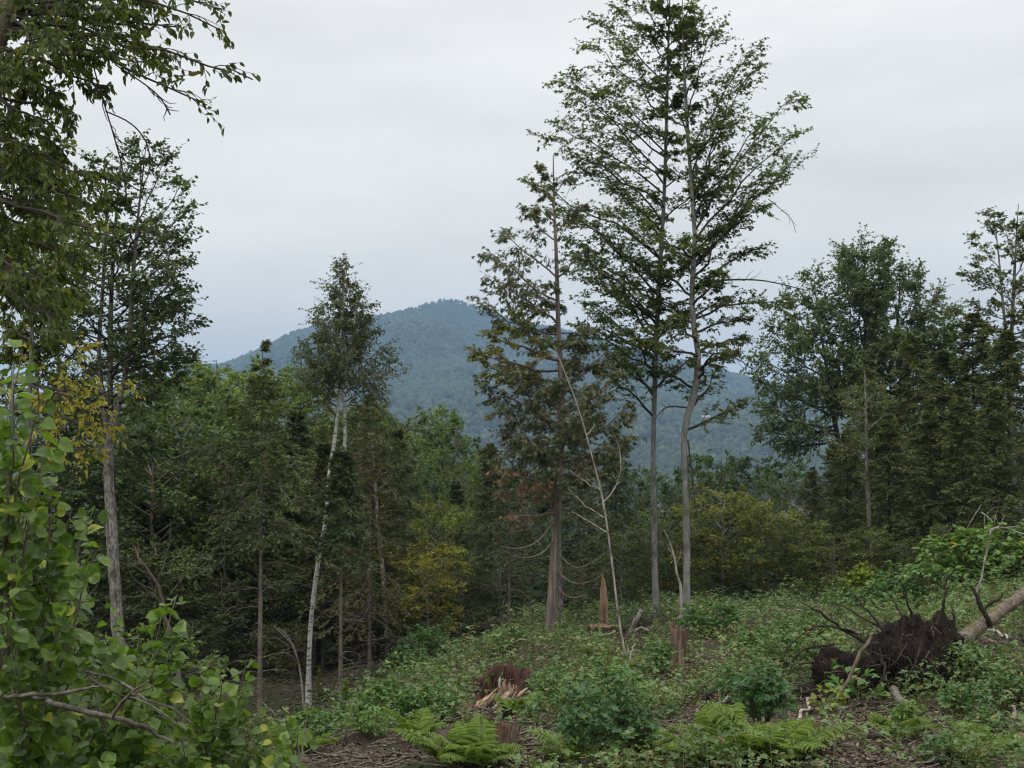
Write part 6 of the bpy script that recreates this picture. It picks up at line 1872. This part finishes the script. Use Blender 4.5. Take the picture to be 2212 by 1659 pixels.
def aspen(label, base_u, d, top, tips, seed, nleaf=24, size=.066, name='aspen_sapling', first=300):
    rng = np.random.RandomState(seed)
    b = on_ground(base_u, d, -.05)
    r = thing(name, label, 'sapling', b)
    t_ = P(top[0], top[1], d)
    main = smooth_path(np.array([b, b * .5 + t_ * .5 + rng.normal(0, .05, 3), t_]), 14)
    obj('trunk', mesh('trunk', [tube(main - b, np.linspace(.016, .003, 14), 7)], True), M['bark_grey'], r)
    A, B = [], []
    for k, (u, v) in enumerate(tips):
        e = P(u, v, d + rng.normal(0, .28))
        f = np.clip((e[2] - main[0, 2]) / (main[-1, 2] - main[0, 2]) - rng.uniform(.18, .34), .12, .9)
        i = f * 13
        i0 = int(i)
        A.append(main[i0] * (1 - (i - i0)) + main[min(i0 + 1, 13)] * (i - i0))
        B.append(e)
    A, B = np.array(A), np.array(B)
    L = np.linalg.norm(B - A, axis=1)
    sh = curve(rng, A, B, 8, -UP[None] * (L * .10)[:, None], .012)
    sh = np.concatenate([sh, smooth_path(main[7:], 8)[None]])
    shoots = []
    for k in range(len(sh)):
        shoots.append(obj('shoot', mesh('shoot', [tube(sh[k] - b, np.linspace(.0075, .002, 8), 5)], True), M['twig'], r))
    pl = np.repeat(np.arange(len(sh)), nleaf)
    t = np.tile((np.arange(nleaf) + .7) / nleaf, len(sh)) * .82 + .18
    p, T = on_paths(sh, pl, np.clip(t, 0, 1))
    D = side_dirs(rng, T, rng.uniform(.5, 1.3, len(pl)), .6)
    D[:, 2] -= rng.uniform(.1, 1.0, len(pl))
    D = nrm(D)
    N = np.stack([rng.normal(.1, .5, len(pl)), rng.normal(-.45, .5, len(pl)), rng.normal(.75, .4, len(pl))], -1)
    sz = size * rng.uniform(.5, 1.35, len(pl)) * np.where(t > .93, .75, 1)
    c = p + D * (sz * .62)[:, None]
    S = nrm(np.cross(N, D))
    U = np.cross(D, S)
    order = np.argsort(-sz / c[:, 1])
    rest = [[] for _ in ASP]
    for rank, i in enumerate(order):
        k = rng.randint(12)
        if rank < first:
            o = obj('leaf', ASPM[k], None, shoots[pl[i]])
            m = Matrix(((D[i, 0] * sz[i], S[i, 0] * sz[i], U[i, 0] * sz[i], c[i, 0] - b[0]), (D[i, 1] * sz[i], S[i, 1] * sz[i], U[i, 1] * sz[i], c[i, 1] - b[1]),
                        (D[i, 2] * sz[i], S[i, 2] * sz[i], U[i, 2] * sz[i], c[i, 2] - b[2]), (0, 0, 0, 1)))
            o.matrix_local = m
        else:
            rest[k].append(i)
    parts = []
    for k, ids in enumerate(rest):
        if ids:
            ids = np.array(ids)
            V, F = ASP[k]
            W = (c[ids] - b)[:, None] + sz[ids][:, None, None] * (V[None, :, 0, None] * D[ids][:, None] + V[None, :, 1, None] * S[ids][:, None] + V[None, :, 2, None] * U[ids][:, None])
            parts.append((W.reshape(-1, 3), (F[None] + (np.arange(len(ids)) * len(V))[:, None, None]).reshape(-1, 3)))
    if parts:
        o = obj('foliage', mesh('foliage', parts, True), M['aspen_leaf'], r)
        o['kind'] = 'stuff'
    return r


aspen('tall aspen sapling forming a leafy column at the left frame edge', -20, 5.2, (30, 780),
      [(40, 765), (86, 800), (8, 800), (70, 880), (18, 930), (104, 935), (60, 1005), (-20, 860), (-10, 1000), (90, 960), (30, 860), (10, 1060)], 160, 26, .064)
aspen('aspen sapling spreading from the left edge beneath the leafy column', 40, 5.5, (110, 1120),
      [(112, 1078), (202, 1100), (150, 1095), (60, 1105), (206, 1178), (182, 1250), (120, 1190), (60, 1240), (16, 1180), (192, 1320), (130, 1280), (70, 1340), (10, 1290), (160, 1370), (30, 1400)], 161, 40, .054)
aspen('aspen sapling with a single upright sprig, centre of the near leaf mass', 240, 6.2, (300, 1430),
      [(380, 1278), (372, 1400), (350, 1330), (300, 1372), (240, 1305), (200, 1380), (262, 1425), (330, 1440), (150, 1430), (80, 1420), (22, 1440), (100, 1500), (200, 1490), (260, 1500), (40, 1520), (320, 1520), (160, 1560), (230, 1370), (290, 1460), (120, 1460), (360, 1480), (60, 1480), (220, 1440)], 162, 36, .053)
aspen('aspen sapling reaching out low over the dirt patch', 420, 6.8, (470, 1470),
      [(532, 1425), (480, 1455), (430, 1440), (380, 1480), (520, 1500), (500, 1560), (560, 1595), (600, 1600), (640, 1645), (450, 1540), (400, 1600), (330, 1570), (280, 1620), (340, 1650), (460, 1640), (540, 1655), (410, 1660), (590, 1650), (490, 1600), (620, 1625), (430, 1500), (560, 1540), (360, 1600), (300, 1570), (510, 1640), (570, 1625)], 163, 34, .053)
aspen('low aspen sapling in the bottom left corner', 90, 5.6, (120, 1580),
      [(40, 1570), (100, 1620), (20, 1640), (160, 1600), (220, 1640), (70, 1680), (150, 1680), (250, 1690), (200, 1580), (10, 1590), (300, 1680)], 164, 38, .054)
aspen('small lone aspen sprig standing before the foot of the spruce stem', 640, 7.6, (645, 1610),
      [(668, 1522), (618, 1545), (640, 1570)], 165, 7, .062)

rng = np.random.RandomState(170)


def near_branch(label, pts, seed, forks):
    rng = np.random.RandomState(seed)
    w = np.array([[*P(u, v, d), px(wd, d) / 2] for u, v, d, wd in pts])
    b = w[0, :3].copy()
    b[2] = float(gz(b[0], b[1]))
    r = thing('dead_branch', label, 'branch', b)
    obj('limb', mesh('limb', crooked(rng, w[:, :3] - b, w[:, 3], 18, .004, 9, .05), True), M['near_dead'], r)
    for f in forks:
        q = np.array([[*P(u, v, d), px(wd, d) / 2] for u, v, d, wd in f])
        obj('twig', mesh('twig', crooked(rng, q[:, :3] - b, q[:, 3], 10, .008, 7, .08), True), M['near_dead'], r)


near_branch('thick broken grey branch with a splintered end lying over the aspen leaves', [(60, 1500, 5.3, 10), (110, 1518, 5.0, 11), (180, 1535, 4.8, 12), (250, 1553, 4.8, 11), (300, 1566, 4.8, 10), (340, 1590, 4.8, 9), (376, 1602, 4.8, 3)], 171,
            [[(242, 1550, 4.8, 9), (262, 1520, 4.75, 8), (290, 1492, 4.7, 6), (322, 1472, 4.7, 3)], [(285, 1500, 4.7, 5), (305, 1492, 4.7, 4), (330, 1482, 4.65, 1.5)]])
near_branch('thin dark dead branch above the thick broken one', [(10, 1505, 5.2, 9), (60, 1502, 5.1, 9), (130, 1498, 5., 8), (200, 1484, 5., 5), (215, 1480, 5., 3)], 172,
            [[(185, 1450, 5.2, 6), (240, 1462, 5.1, 6), (300, 1500, 5., 5), (360, 1530, 5., 4), (410, 1560, 5., 2.5)], [(190, 1460, 5.2, 5), (240, 1492, 5.1, 4.5), (320, 1520, 5.1, 4), (400, 1580, 5., 3)]])

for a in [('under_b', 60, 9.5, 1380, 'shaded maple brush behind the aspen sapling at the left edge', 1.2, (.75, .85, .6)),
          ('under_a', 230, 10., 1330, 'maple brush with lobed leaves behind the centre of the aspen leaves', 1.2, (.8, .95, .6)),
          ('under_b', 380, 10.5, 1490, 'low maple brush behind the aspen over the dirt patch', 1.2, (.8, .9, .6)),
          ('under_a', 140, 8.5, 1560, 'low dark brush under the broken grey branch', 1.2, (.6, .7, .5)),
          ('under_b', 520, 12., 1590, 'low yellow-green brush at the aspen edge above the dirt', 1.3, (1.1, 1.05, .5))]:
    place(*a)

# =====================================================================
# haze
# =====================================================================
hv = np.array([(x, y, z) for z in (-60, 470) for x, y in ((-8500, -4000), (8500, -4000), (8500, 8500), (-8500, 8500))], float)
hz_ = obj('haze', [(hv, [(3, 2, 1, 0), (4, 5, 6, 7), (0, 1, 5, 4), (1, 2, 6, 5), (2, 3, 7, 6), (3, 0, 4, 7)])])
m, t, o = new_mat('haze_air')
pv = t.nodes.new('ShaderNodeVolumePrincipled')
pv.inputs['Color'].default_value = (.42, .66, 1., 1)
pv.inputs['Density'].default_value = 1.6e-4
pv.inputs['Anisotropy'].default_value = .0
t.links.new(pv.outputs[0], o.inputs['Volume'])
hz_.data.materials.append(m)
tag(hz_, None, None, kind='stuff')
